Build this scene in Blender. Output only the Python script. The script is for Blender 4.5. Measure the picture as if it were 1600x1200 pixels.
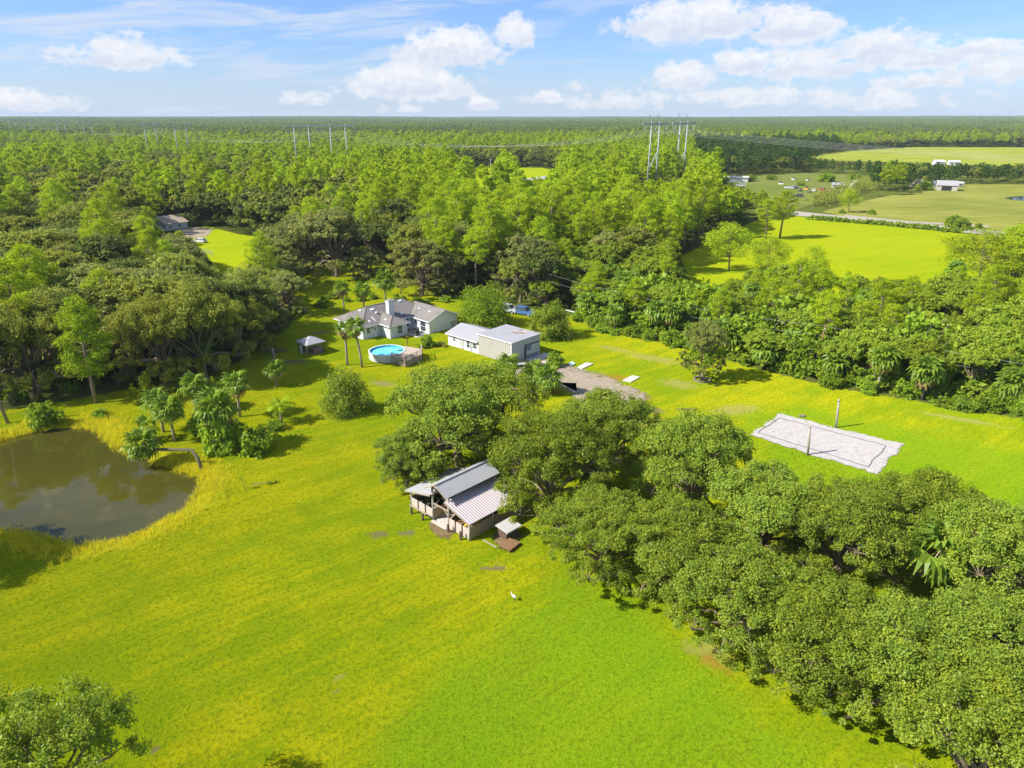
import bpy, math, random
import numpy as np
from mathutils import Vector, Matrix

for o in list(bpy.data.objects):
    bpy.data.objects.remove(o)
SC = bpy.context.scene
COL = SC.collection
R = math.radians
PI = math.pi

# ------------------------------------------------------------------ camera
F, HC, PITCH = 1101.0, 40.0, R(20.9)
cp, sp = math.cos(PITCH), math.sin(PITCH)
cam_d = bpy.data.cameras.new('camera')
cam_d.sensor_width = 36.0
cam_d.lens = 36.0 * F / 1600.0
cam_d.clip_start = 0.5
cam_d.clip_end = 60000.0
cam = bpy.data.objects.new('camera', cam_d)
COL.objects.link(cam)
cam.location = (0, 0, HC)
cam.rotation_euler = (PI / 2 - PITCH, 0, 0)
SC.camera = cam

# ------------------------------------------------------------------ light
SUN_EL = R(41)
SH = Vector((0.963, 0.268)).normalized()           # the way shadows fall
SUN_DIR = Vector((-SH.x * math.cos(SUN_EL), -SH.y * math.cos(SUN_EL), math.sin(SUN_EL)))
sd = bpy.data.lights.new('sun', 'SUN')
sd.energy = 4.6
sd.angle = R(0.5)
sd.color = (1.0, 0.955, 0.87)
sun = bpy.data.objects.new('sun', sd)
COL.objects.link(sun)
sun.rotation_euler = SUN_DIR.to_track_quat('Z', 'Y').to_euler()
SC.view_settings.view_transform = 'Standard'
SC.view_settings.look = 'None'
SC.view_settings.exposure = 0.86
SC.view_settings.gamma = 1.0
SC.view_settings.use_curve_mapping = False
SC.cycles.use_denoising = True
SC.cycles.max_bounces = 5
SC.cycles.diffuse_bounces = 3
SC.cycles.glossy_bounces = 2
SC.cycles.transmission_bounces = 3
SC.cycles.transparent_max_bounces = 10
SC.cycles.volume_bounces = 0
SC.cycles.caustics_reflective = False
SC.cycles.caustics_refractive = False
SC.render.use_persistent_data = False


# ------------------------------------------------------------------ node helper
class NT:
    def __init__(self, tree):
        self.t = tree
        self.n = tree.nodes
        self.l = tree.links

    def new(self, typ, ins=None, **kw):
        nd = self.n.new(typ)
        for k, v in kw.items():
            setattr(nd, k, v)
        for k, v in (ins or {}).items():
            self.put(nd.inputs[k], v)
        return nd

    def put(self, sock, v):
        if hasattr(v, 'is_output'):
            self.l.new(v, sock)
        elif hasattr(v, 'outputs'):
            self.l.new(v.outputs[0], sock)
        else:
            if sock.type == 'RGBA' and len(v) == 3:
                v = (*v, 1)
            sock.default_value = v

    def math(self, op, a, b=None, c=None, clamp=False):
        nd = self.n.new('ShaderNodeMath')
        nd.operation = op
        nd.use_clamp = clamp
        for i, x in enumerate((a, b, c)):
            if x is not None:
                self.put(nd.inputs[i], x)
        return nd.outputs[0]

    def mix(self, f, a, b, blend='MIX'):
        nd = self.n.new('ShaderNodeMix')
        nd.data_type = 'RGBA'
        nd.blend_type = blend
        self.put(nd.inputs[0], f)
        self.put(nd.inputs[6], a)
        self.put(nd.inputs[7], b)
        return nd.outputs[2]

    def noise(self, vec, scale, detail=3.0, rough=0.55, dist=0.0):
        nd = self.new('ShaderNodeTexNoise', {'Scale': scale, 'Detail': detail, 'Roughness': rough, 'Distortion': dist})
        if vec is not None:
            self.put(nd.inputs['Vector'], vec)
        return nd.outputs[0]

    def ramp(self, f, lo, hi, a=0.0, b=1.0, smooth=True):
        nd = self.n.new('ShaderNodeMapRange')
        if smooth:
            nd.interpolation_type = 'SMOOTHSTEP'
        for i, x in enumerate((f, lo, hi, a, b)):
            self.put(nd.inputs[i], x)
        return nd.outputs[0]

    def mapping(self, vec, rot=(0, 0, 0), scale=(1, 1, 1), loc=(0, 0, 0)):
        nd = self.new('ShaderNodeMapping', {'Rotation': rot, 'Scale': [1 / k for k in scale], 'Location': loc}, vector_type='TEXTURE')
        self.put(nd.inputs['Vector'], vec)
        return nd.outputs[0]


# ------------------------------------------------------------------ world: Nishita sky with cumulus and veils of cirrus
W = bpy.data.worlds.new('World')
SC.world = W
W.use_nodes = True
w = NT(W.node_tree)
w.n.clear()
sky = w.new('ShaderNodeTexSky', sky_type='NISHITA')
sky.sun_disc = False
sky.sun_elevation = SUN_EL
sky.sun_rotation = math.atan2(SUN_DIR.x, SUN_DIR.y)
sky.air_density = 1.0
sky.dust_density = 0.4
sky.ozone_density = 3.0
tc = w.new('ShaderNodeTexCoord').outputs['Generated']
sep = w.new('ShaderNodeSeparateXYZ', {0: tc})
az = w.math('MULTIPLY', w.math('ARCTAN2', sep.outputs[0], sep.outputs[1]), 180 / PI)
el = w.math('MULTIPLY', w.math('ARCSINE', sep.outputs[2]), 180 / PI)
uv = w.new('ShaderNodeCombineXYZ', {0: az, 1: w.math('MULTIPLY', el, 1.5), 2: 0.0}).outputs[0]


def az_el(px, py):
    u, v = (px - 800) / F, (py - 600) / F
    y, z = cp - v * sp, -sp - v * cp
    return math.degrees(math.atan2(u, y)), math.degrees(math.asin(z / math.sqrt(u * u + y * y + z * z)))


n_big = w.noise(uv, 0.32, 8.0, 0.58, .25)
n_mid = w.noise(uv, 0.75, 7.0, 0.62, .2)
cum, base = None, None
for (px, py, rx, ry, amp) in [
        (190, 84, 75, 26, 1.15), (210, 52, 34, 18, .6), (45, 158, 60, 18, 1.1), (705, 76, 72, 34, 1.5), (640, 128, 90, 32, 1.6),
        (805, 52, 32, 30, 1.15), (1090, 30, 110, 38, 1.5), (1235, 38, 58, 36, 1.2), (1160, 96, 45, 22, 1.3), (1270, 98, 80, 30, 1.15),
        (1370, 72, 50, 32, 1.4), (1450, 82, 70, 28, 1.0), (1545, 72, 46, 14, 1.1), (1075, 118, 50, 24, 1.45), (1440, 126, 60, 14, 1.05),
        (1560, 100, 80, 34, .8), (850, 152, 40, 14, 1.0), (755, 160, 28, 14, 1.0), (965, 155, 90, 22, .85), (1180, 150, 120, 22, .8),
        (475, 152, 44, 16, .75), (1380, 150, 140, 24, .8), (610, 168, 60, 14, .6), (905, 132, 24, 14, .85)]:
    a0, e0 = az_el(px, py)
    s = math.degrees(1 / F)
    dx = w.math('MULTIPLY', w.math('SUBTRACT', az, a0), 1 / (rx * s))
    d0 = w.math('MULTIPLY', w.math('SUBTRACT', el, e0 - ry * s * .25), 1 / (ry * s))
    de = w.math('MAXIMUM', d0, w.math('MULTIPLY', d0, -2.0))
    d2 = w.math('ADD', w.math('MULTIPLY', dx, dx), w.math('MULTIPLY', de, de))
    b = w.math('MULTIPLY', w.math('POWER', 2.718, w.math('MULTIPLY', d2, -0.8)), min(1.05, amp * .8))
    lo = w.math('MULTIPLY', b, w.ramp(d0, .75, -.25))
    cum = b if cum is None else w.math('MAXIMUM', cum, b)
    base = lo if base is None else w.math('MAXIMUM', base, lo)
far_c = w.math('MULTIPLY', w.ramp(n_big, .50, .70), w.ramp(el, 8.0, 12.0, 0, .85))   # the same cumulus overhead and around
side = w.math('MULTIPLY', w.ramp(n_big, .50, .68), w.ramp(w.math('ABSOLUTE', az), 38, 46, 0, .8))
cum = w.math('MAXIMUM', cum, w.math('MAXIMUM', far_c, side))
fb = w.math('ADD', w.math('MULTIPLY', n_mid, .6), w.math('MULTIPLY', n_big, .5))
dens = w.math('ADD', cum, w.math('MULTIPLY', w.math('SUBTRACT', fb, 0.565), 2.3))
dens = w.math('MULTIPLY', dens, w.ramp(cum, .10, .34))
cmask = w.ramp(dens, 0.26, 0.66)
uv2 = w.mapping(uv, rot=(0, 0, R(6)), scale=(.10, .55, 1))
cir = w.math('MULTIPLY', w.ramp(w.noise(uv2, 1.0, 5.0, .6, .6), .38, .66), w.ramp(az, -26, 22, .95, .38))
low = w.ramp(el, 0.0, 5.0, .70, 0.10)
veil = w.math('MAXIMUM', cir, low)
lit = w.ramp(w.math('SUBTRACT', w.noise(w.mapping(uv, loc=(.5, -.6, 0)), 0.75, 5.0, .55), n_mid), -.10, .12)
shade = w.math('ADD', w.math('MULTIPLY', base, .75), w.math('MULTIPLY', w.math('SUBTRACT', 1.0, lit), .38))
ccol = w.mix(w.math('MINIMUM', shade, 1.0), (6.0, 6.05, 6.15), (4.35, 4.7, 5.5))
skyc = w.mix(1.0, sky.outputs[0], (0.56, 0.735, 1.08), 'MULTIPLY')
c1 = w.mix(veil, skyc, (3.95, 4.6, 5.7))
c2 = w.mix(w.math('MULTIPLY', cmask, .93), c1, ccol)
bg = w.new('ShaderNodeBackground', {'Color': c2, 'Strength': 0.0905})
w.new('ShaderNodeOutputWorld', {'Surface': bg.outputs[0]})


# ------------------------------------------------------------------ geometry helpers
def G(px, py, z=0.0):
    """a pixel of the 1600x1200 photograph to the point at height z it looks at"""
    u, v = (px - 800) / F, (py - 600) / F
    dy, dz = cp - v * sp, -sp - v * cp
    t = (z - HC) / dz
    return Vector((u * t, dy * t, z))


def np_mesh(name, V, faces4, mat=None, smooth=False):
    """V (n,3), faces4 (m,4) int array -> mesh"""
    V = np.asarray(V, dtype=np.float32)
    Fc = np.asarray(faces4, dtype=np.int32)
    me = bpy.data.meshes.new(name)
    me.vertices.add(len(V))
    me.vertices.foreach_set('co', V.ravel())
    k = Fc.shape[1]
    me.loops.add(Fc.size)
    me.loops.foreach_set('vertex_index', Fc.ravel())
    me.polygons.add(len(Fc))
    me.polygons.foreach_set('loop_start', np.arange(0, Fc.size, k, dtype=np.int32))
    me.polygons.foreach_set('loop_total', np.full(len(Fc), k, dtype=np.int32))
    if smooth:
        me.polygons.foreach_set('use_smooth', np.ones(len(Fc), dtype=bool))
    me.update(calc_edges=True)
    if mat:
        me.materials.append(mat)
    return me


class MB:
    """collects shapes, then becomes one mesh"""
    def __init__(self):
        self.v, self.f, self.s, self.m = [], [], [], []
        self.mi = 0

    def add(self, verts, faces, smooth=False):
        o = len(self.v)
        self.v += [tuple(x) for x in verts]
        for fc in faces:
            self.f.append(tuple(o + i for i in fc))
            self.s.append(smooth)
            self.m.append(self.mi)

    def box(self, a, b):
        x0, y0, z0 = a
        x1, y1, z1 = b
        self.add([(x0, y0, z0), (x1, y0, z0), (x1, y1, z0), (x0, y1, z0), (x0, y0, z1), (x1, y0, z1), (x1, y1, z1), (x0, y1, z1)],
                 [(3, 2, 1, 0), (4, 5, 6, 7), (0, 1, 5, 4), (1, 2, 6, 5), (2, 3, 7, 6), (3, 0, 4, 7)])

    def bar(self, p, q, wd, ht):
        p, q = Vector(p), Vector(q)
        d = (q - p).normalized()
        s = d.cross(Vector((0, 0, 1)))
        s = Vector((1, 0, 0)) if s.length < 1e-4 else s.normalized()
        t = s.cross(d)
        s, t = s * wd / 2, t * ht / 2
        self.add([p - s - t, p + s - t, p + s + t, p - s + t, q - s - t, q + s - t, q + s + t, q - s + t],
                 [(0, 1, 2, 3), (7, 6, 5, 4), (0, 4, 5, 1), (1, 5, 6, 2), (2, 6, 7, 3), (3, 7, 4, 0)])

    def tube(self, pts, rad, n=8, cap=True):
        pts = [Vector(p) for p in pts]
        if not hasattr(rad, '__len__'):
            rad = [rad] * len(pts)
        o = len(self.v)
        prev = None
        for i, p in enumerate(pts):
            d = (pts[min(i + 1, len(pts) - 1)] - pts[max(i - 1, 0)]).normalized()
            a = prev if prev is not None else (Vector((1, 0, 0)) if abs(d.x) < .9 else Vector((0, 1, 0)))
            a = (a - d * a.dot(d)).normalized()
            prev = a
            b = d.cross(a)
            for k in range(n):
                an = 2 * PI * k / n
                self.v.append(tuple(p + (a * math.cos(an) + b * math.sin(an)) * rad[i]))
        for i in range(len(pts) - 1):
            for k in range(n):
                k2 = (k + 1) % n
                self.f.append((o + i * n + k, o + i * n + k2, o + (i + 1) * n + k2, o + (i + 1) * n + k))
                self.s.append(True)
                self.m.append(self.mi)
        if cap:
            self.f.append(tuple(o + k for k in range(n))[::-1])
            self.f.append(tuple(o + (len(pts) - 1) * n + k for k in range(n)))
            self.s += [False, False]
            self.m += [self.mi] * 2

    def slab(self, quad, th):
        """a flat polygon given a thickness downward along its own normal"""
        q = [Vector(p) for p in quad]
        nrm = (q[1] - q[0]).cross(q[-1] - q[0]).normalized()
        if nrm.z < 0:
            q = q[::-1]
            nrm = -nrm
        n = len(q)
        lo = [p - nrm * th for p in q]
        fs = [tuple(range(n)), tuple(range(2 * n - 1, n - 1, -1))]
        fs += [(i, n + i, n + (i + 1) % n, (i + 1) % n) for i in range(n)]
        self.add(q + lo, fs)

    def prism(self, poly, z0, z1):
        n = len(poly)
        vs = [(x, y, z0) for x, y in poly] + [(x, y, z1) for x, y in poly]
        fs = [tuple(range(n))[::-1], tuple(range(n, 2 * n))]
        fs += [(i, (i + 1) % n, n + (i + 1) % n, n + i) for i in range(n)]
        self.add(vs, fs)

    def mesh(self, name, mats):
        me = bpy.data.meshes.new(name)
        me.from_pydata(self.v, [], self.f)
        me.polygons.foreach_set('use_smooth', self.s)
        for m in (mats if isinstance(mats, (list, tuple)) else [mats]):
            me.materials.append(m)
        me.polygons.foreach_set('material_index', self.m)
        me.update()
        return me

    def build(self, name, mats, parent=None, loc=None, rot=None):
        return link(name, self.mesh(name, mats), parent, loc, rot)


def link(name, me, parent=None, loc=None, rot=None, scale=None):
    o = bpy.data.objects.new(name, me)
    COL.objects.link(o)
    if parent is not None:
        o.parent = parent
    if loc is not None:
        o.location = loc
    if rot is not None:
        o.rotation_euler = rot
    if scale is not None:
        o.scale = scale
    return o


def tag(o, label=None, cat=None, group=None, kind=None):
    for k, v in (('label', label), ('category', cat), ('group', group), ('kind', kind)):
        if v:
            o[k] = v
    return o


def thing(name, label, cat, loc=(0, 0, 0), rz=0.0, group=None, scale=None):
    o = bpy.data.objects.new(name, None)
    o.empty_display_size = .3
    COL.objects.link(o)
    o.location = loc
    o.rotation_euler = (0, 0, rz)
    if scale is not None:
        o.scale = scale if hasattr(scale, '__len__') else (scale,) * 3
    return tag(o, label, cat, group)


# ------------------------------------------------------------------ materials
MATS = {}


def pmat(name, col, rough=.8, var=.12, scale=2.0, metal=0.0, bump=0.0, spec=.3, dirt=None, dirt_scale=.6, dirt_amt=.5):
    """plain material with grain and, if asked for, blotches of another colour"""
    m = bpy.data.materials.new(name)
    m.use_nodes = True
    t = NT(m.node_tree)
    t.n.clear()
    pos = t.new('ShaderNodeNewGeometry').outputs['Position']
    n1 = t.noise(pos, scale, 5.0, .6)
    c = t.mix(n1, [x * (1 - var) for x in col], [min(1, x * (1 + var)) for x in col])
    if dirt:
        n2 = t.noise(pos, dirt_scale, 6.0, .65)
        c = t.mix(t.math('MULTIPLY', t.ramp(n2, .45, .72), dirt_amt), c, dirt)
    b = t.new('ShaderNodeBsdfPrincipled', {'Base Color': c, 'Roughness': rough, 'Metallic': metal, 'Specular IOR Level': spec})
    if bump:
        bp = t.new('ShaderNodeBump', {'Strength': bump, 'Distance': .05, 'Height': n1})
        t.put(b.inputs['Normal'], bp)
    t.new('ShaderNodeOutputMaterial', {'Surface': b.outputs[0]})
    MATS[name] = m
    return m


def leafmat(name, a, b, trans=.35, gloss=.05, tint=.35):
    m = bpy.data.materials.new(name)
    m.use_nodes = True
    t = NT(m.node_tree)
    t.n.clear()
    isl = t.new('ShaderNodeNewGeometry').outputs['Random Per Island']
    oi = t.new('ShaderNodeObjectInfo').outputs['Random']
    c = t.mix(isl, a, b)
    c2 = t.mix(t.ramp(oi, 0, 1, 0, 1, False), [x * k for x, k in zip(a, (1.25, 1.0, .9))], [x * k for x, k in zip(b, (.72, .92, 1.05))])
    c = t.mix(.45, c, c2)
    hsv = t.new('ShaderNodeHueSaturation', {'Color': c, 'Value': t.ramp(t.math('FRACT', t.math('MULTIPLY', oi, 7.31)), 0, 1, .82, 1.2, False), 'Saturation': 1.0})
    c = hsv.outputs[0]
    ob = t.new('ShaderNodeTexCoord').outputs['Object']
    p1 = t.noise(ob, .55, 3.0, .6)
    p2 = t.noise(ob, 1.7, 4.0, .65)
    c = t.mix(t.math('MULTIPLY', t.ramp(p1, .46, .66), .55), c, [b[0] * 1.18, b[1] * 1.08, b[2] * .6])      # younger, yellower growth
    c = t.mix(t.math('MULTIPLY', t.ramp(p2, .54, .74), tint), c, [a[0] * 1.9, a[1] * 1.05, a[2] * 1.6])      # browning leaves
    d = t.new('ShaderNodeBsdfDiffuse', {'Color': c})
    tl = t.new('ShaderNodeBsdfTranslucent', {'Color': t.mix(.5, c, [b[0] * 1.5, b[1] * 1.5, b[2] * .8])})
    s = t.new('ShaderNodeMixShader', {0: trans, 1: d.outputs[0], 2: tl.outputs[0]})
    g = t.new('ShaderNodeBsdfGlossy', {'Color': (1, 1, 1), 'Roughness': .42})
    s2 = t.new('ShaderNodeMixShader', {0: gloss, 1: s.outputs[0], 2: g.outputs[0]})
    t.new('ShaderNodeOutputMaterial', {'Surface': s2.outputs[0]})
    MATS[name] = m
    return m


OAK = leafmat('oak_leaves', (.10, .18, .010), (.33, .395, .045), .34, .008)
OAKW = leafmat('wood_oak_leaves', (.145, .20, .018), (.375, .395, .078), .36, .006)
EDGEOAK = leafmat('edge_oak_leaves', (.13, .215, .010), (.35, .42, .042), .36, .006, .2)
PALEOAK = leafmat('mossy_oak_leaves', (.17, .21, .045), (.36, .37, .115), .36, .004, .3)
DARKOAK = leafmat('shady_oak_leaves', (.075, .12, .022), (.20, .235, .055), .3, .004, .3)  # a darker leaved oak mixed among the others
PINE = leafmat('pine_needles', (.19, .30, .005), (.46, .55, .020), .36, .006)
PALM = leafmat('palm_leaves', (.115, .215, .016), (.25, .345, .035), .4, .012)
PALMOLD = leafmat('dry_palm_leaves', (.26, .21, .06), (.34, .24, .09), .2, .03)
BUSH = leafmat('shrub_leaves', (.12, .225, .010), (.32, .42, .035), .38, .006)
BRIGHT = leafmat('bright_leaves', (.18, .30, .008), (.35, .45, .02), .40, .006)
PALE = leafmat('pale_leaves', (.18, .235, .045), (.34, .37, .10), .4, .006)
MOSS = leafmat('spanish_moss', (.16, .16, .09), (.25, .25, .15), .2, .0)
WEED = leafmat('weed_blades', (.34, .42, .015), (.72, .62, .04), .45, .0)
BARK = pmat('bark', (.21, .165, .105), .95, .35, 3.0, bump=.6)
PBARK = pmat('pine_bark', (.26, .20, .15), .95, .3, 3.0, bump=.6)
DARKBARK = pmat('mossy_palm_bark', (.13, .115, .075), .95, .35, 4.0, bump=.6)
PALMBARK = pmat('palm_bark', (.30, .26, .20), .95, .3, 5.0, bump=.6)
WHITE = pmat('white_paint', (.66, .67, .66), .6, .05, 3.0, dirt=(.50, .50, .44), dirt_amt=.4)
ROOF = pmat('shingle_roof', (.215, .195, .175), .9, .16, 8.0, bump=.3, dirt=(.12, .108, .098), dirt_scale=.35, dirt_amt=.75)
METALROOF = pmat('metal_roof', (.365, .36, .375), .5, .06, 1.2, metal=.05, dirt=(.30, .285, .275), dirt_scale=.6, dirt_amt=.6, spec=.3)
METALWALL = pmat('metal_wall', (.44, .42, .37), .55, .06, 1.5, dirt=(.36, .33, .28), dirt_amt=.5)
GREYWALL = pmat('grey_metal_wall', (.46, .465, .45), .55, .06, 1.5)
GLASS = pmat('window_glass', (.05, .07, .075), .08, .3, .8, spec=.8)
TRIM = pmat('white_trim', (.72, .73, .73), .5, .03)
WOOD = pmat('weathered_wood', (.34, .27, .19), .9, .3, 4.0, bump=.3)
GREYWOOD = pmat('grey_wood', (.36, .33, .27), .9, .25, 4.0, bump=.3)
DARKWOOD = pmat('dark_wood', (.12, .085, .055), .9, .3, 4.0)
BROWN = pmat('brown_wood', (.22, .12, .06), .85, .3, 3.0)
PANEL = pmat('pinkish_panel', (.50, .42, .36), .8, .08, 2.0, dirt=(.4, .33, .26))
TAN = pmat('tan_board', (.40, .29, .16), .85, .2, 3.0)
CONC = pmat('concrete', (.50, .47, .42), .9, .1, 1.5, dirt=(.4, .36, .3), dirt_amt=.5)
SLABM = pmat('pale_slab', (.50, .48, .43), .9, .08, 1.5)
STEEL = pmat('pole_steel', (.38, .42, .45), .5, .05, .5)
WIRE = pmat('wire_metal', (.40, .40, .38), .5, .05, 1.0)
BLACK = pmat('black_rubber', (.03, .03, .032), .6, .2)
DARK = pmat('dark_clutter', (.07, .065, .06), .8, .3)
BLUE = pmat('blue_car_paint', (.07, .15, .34), .25, .05, spec=.6)
SILVER = pmat('silver_paint', (.5, .51, .52), .3, .05, spec=.6)
CARWHITE = pmat('white_car_paint', (.75, .75, .74), .3, .03, spec=.6)
RED = pmat('red_paint', (.38, .05, .035), .4, .1)
YELLOW = pmat('yellow_plastic', (.62, .38, .02), .5, .1)
POOLW = pmat('pool_wall', (.62, .62, .58), .5, .05, dirt=(.5, .48, .42))
LINER = pmat('pool_liner', (.05, .42, .62), .4, .05)
DECK = pmat('deck_wood', (.46, .36, .28), .85, .2, 6.0, bump=.2)
FLAGBLUE = pmat('flag_blue', (.07, .14, .20), .6, .1)
FLAGWHITE = pmat('flag_white', (.74, .72, .70), .6, .05)
FLAGGREY = pmat('flag_faded_stripe', (.23, .27, .27), .6, .1)
STONE = pmat('brown_stone', (.24, .19, .15), .95, .3, 3.0, bump=.5)
TANROOF = pmat('tan_roof', (.46, .38, .28), .8, .1)
GREYROOF = pmat('grey_roof', (.34, .33, .33), .7, .1)
EGRET = pmat('white_feathers', (.85, .85, .82), .8, .03)
ORANGE = pmat('orange_beak', (.6, .28, .05), .6, .1)

# pool water and pond water
def water(name, col, rough, bump, bscale):
    m = bpy.data.materials.new(name)
    m.use_nodes = True
    t = NT(m.node_tree)
    t.n.clear()
    pos = t.new('ShaderNodeNewGeometry').outputs['Position']
    n = t.noise(pos, bscale, 3.0)
    blot = t.noise(pos, .09, 4.0)
    c = t.mix(t.ramp(blot, .35, .65), col, [col[0] * 1.25, col[1] * 1.15, col[2] * .9])
    bp = t.new('ShaderNodeBump', {'Strength': bump, 'Distance': .02, 'Height': n})
    b = t.new('ShaderNodeBsdfPrincipled', {'Base Color': c, 'Roughness': rough, 'IOR': 1.33, 'Normal': bp.outputs[0], 'Specular IOR Level': .5})
    t.new('ShaderNodeOutputMaterial', {'Surface': b.outputs[0]})
    return m


PONDW = water('pond_water', (.052, .050, .009), .015, .014, 1.6)
POOLWATER = water('pool_water', (.14, .58, .70), .08, .15, 2.5)
FARW = water('far_pond_water', (.05, .06, .07), .04, .05, .6)


# ground materials --------------------------------------------------
def lawn_nodes(t):
    """colour of mown grass: patches of green and straw, mowing streaks, brown flecks"""
    pos = t.new('ShaderNodeNewGeometry').outputs['Position']
    big = t.noise(pos, .035, 4.0, .55)
    mid = t.noise(pos, .22, 5.0, .65)
    thin = t.noise(t.mapping(pos, rot=(0, 0, R(40)), scale=(.22, 5.5, 1)), 1.0, 3.0, .6, .2)
    st = t.noise(t.mapping(pos, rot=(0, 0, R(41)), scale=(.13, 2.0, 1)), 1.0, 5.0, .65, .3)
    st2 = t.noise(t.mapping(pos, rot=(0, 0, R(35)), scale=(.04, .42, 1)), 1.0, 3.0, .55, .4)
    fine = t.noise(pos, 2.6, 5.0, .75)
    vf = t.noise(pos, 6.5, 4.0, .8)
    f = t.math('ADD', t.math('MULTIPLY', big, .9), t.math('MULTIPLY', mid, .55))
    f = t.math('ADD', f, t.math('MULTIPLY', st, .5))
    f = t.math('ADD', f, t.math('MULTIPLY', st2, .55))
    f = t.ramp(f, 1.08, 1.42)
    c = t.mix(f, (.190, .270, .003), (.372, .362, .004))
    lush = t.new('ShaderNodeAttribute', attribute_name='lush').outputs['Fac']
    c = t.mix(t.math('MULTIPLY', t.ramp(t.math('ADD', lush, t.math('MULTIPLY', t.math('SUBTRACT', mid, .5), 1.2)), .25, .85), .75), c, (.135, .285, .006))
    c = t.mix(t.math('MULTIPLY', t.ramp(mid, .60, .80), .30), c, (.33, .25, .03))
    c = t.mix(t.math('MULTIPLY', t.ramp(fine, .47, .62), .72), c, (.09, .165, .003))
    c = t.mix(t.math('MULTIPLY', t.ramp(vf, .50, .63), .62), c, (.42, .43, .02))
    dk = t.math('MULTIPLY', t.ramp(st, .62, .72), t.ramp(mid, .45, .6))
    c = t.mix(t.math('MULTIPLY', dk, .55), c, (.10, .12, .006))
    c = t.mix(t.math('MULTIPLY', t.math('MULTIPLY', t.ramp(thin, .58, .70), t.ramp(big, .38, .58)), .62), c, (.13, .135, .006))
    return pos, c, fine, vf, mid


def ground_mat():
    m = bpy.data.materials.new('ground')
    m.use_nodes = True
    t = NT(m.node_tree)
    t.n.clear()
    pos, c, fine, vf, mid = lawn_nodes(t)

    def at(n):
        return t.new('ShaderNodeAttribute', attribute_name=n).outputs['Fac']
    jag = t.math('MULTIPLY', t.math('SUBTRACT', t.noise(pos, 1.1, 7.0, .72), .5), 1.9)
    # worn brown earth
    wn = t.ramp(t.math('ADD', at('worn'), jag), .35, .75)
    c = t.mix(t.math('MULTIPLY', wn, .85), c, t.mix(fine, (.13, .105, .05), (.26, .20, .11)))
    st = t.ramp(t.math('ADD', at('straw'), jag), .3, .9)
    c = t.mix(t.math('MULTIPLY', st, .6), c, t.mix(vf, (.27, .25, .06), (.38, .33, .12)))
    sc_ = t.ramp(t.math('ADD', at('scorch'), jag), .3, .8)
    c = t.mix(t.math('MULTIPLY', sc_, .8), c, t.mix(fine, (.30, .17, .02), (.30, .22, .02)))
    rk = t.ramp(t.math('ADD', at('rank'), jag), .3, .8)
    c = t.mix(t.math('MULTIPLY', rk, .85), c, t.mix(fine, (.28, .32, .008), (.55, .47, .02)))
    mud = t.ramp(t.math('ADD', at('mud'), t.math('MULTIPLY', jag, .5)), .4, .7)
    c = t.mix(mud, c, (.055, .050, .025))
    # forest floor where the lawn stops
    lw = t.ramp(t.math('ADD', at('lawn'), jag), .35, .65)
    ff = t.mix(fine, (.055, .080, .012), (.13, .145, .030))
    c = t.mix(lw, ff, c)
    h = t.math('ADD', t.math('MULTIPLY', fine, 1.0), t.math('MULTIPLY', vf, .6))
    bp = t.new('ShaderNodeBump', {'Strength': 1.0, 'Distance': .2, 'Height': h})
    b = t.new('ShaderNodeBsdfDiffuse', {'Color': c, 'Normal': bp.outputs[0], 'Roughness': .8})
    t.new('ShaderNodeOutputMaterial', {'Surface': b.outputs[0]})
    return m


def field_mat(name, a, b, c3, rot=20):
    m = bpy.data.materials.new(name)
    m.use_nodes = True
    t = NT(m.node_tree)
    t.n.clear()
    pos = t.new('ShaderNodeNewGeometry').outputs['Position']
    big = t.noise(pos, .02, 5.0, .6)
    st = t.noise(t.mapping(pos, rot=(0, 0, R(rot)), scale=(.03, .35, 1)), 1.0, 5.0, .65, .4)
    fine = t.noise(pos, .8, 5.0, .7)
    c = t.mix(t.ramp(t.math('ADD', t.math('MULTIPLY', big, .6), t.math('MULTIPLY', st, .6)), .45, .75), a, b)
    c = t.mix(t.math('MULTIPLY', t.ramp(fine, .4, .7), .45), c, c3)
    bp = t.new('ShaderNodeBump', {'Strength': .5, 'Distance': .2, 'Height': fine})
    d = t.new('ShaderNodeBsdfDiffuse', {'Color': c, 'Normal': bp.outputs[0]})
    t.new('ShaderNodeOutputMaterial', {'Surface': d.outputs[0]})
    return m


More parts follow.
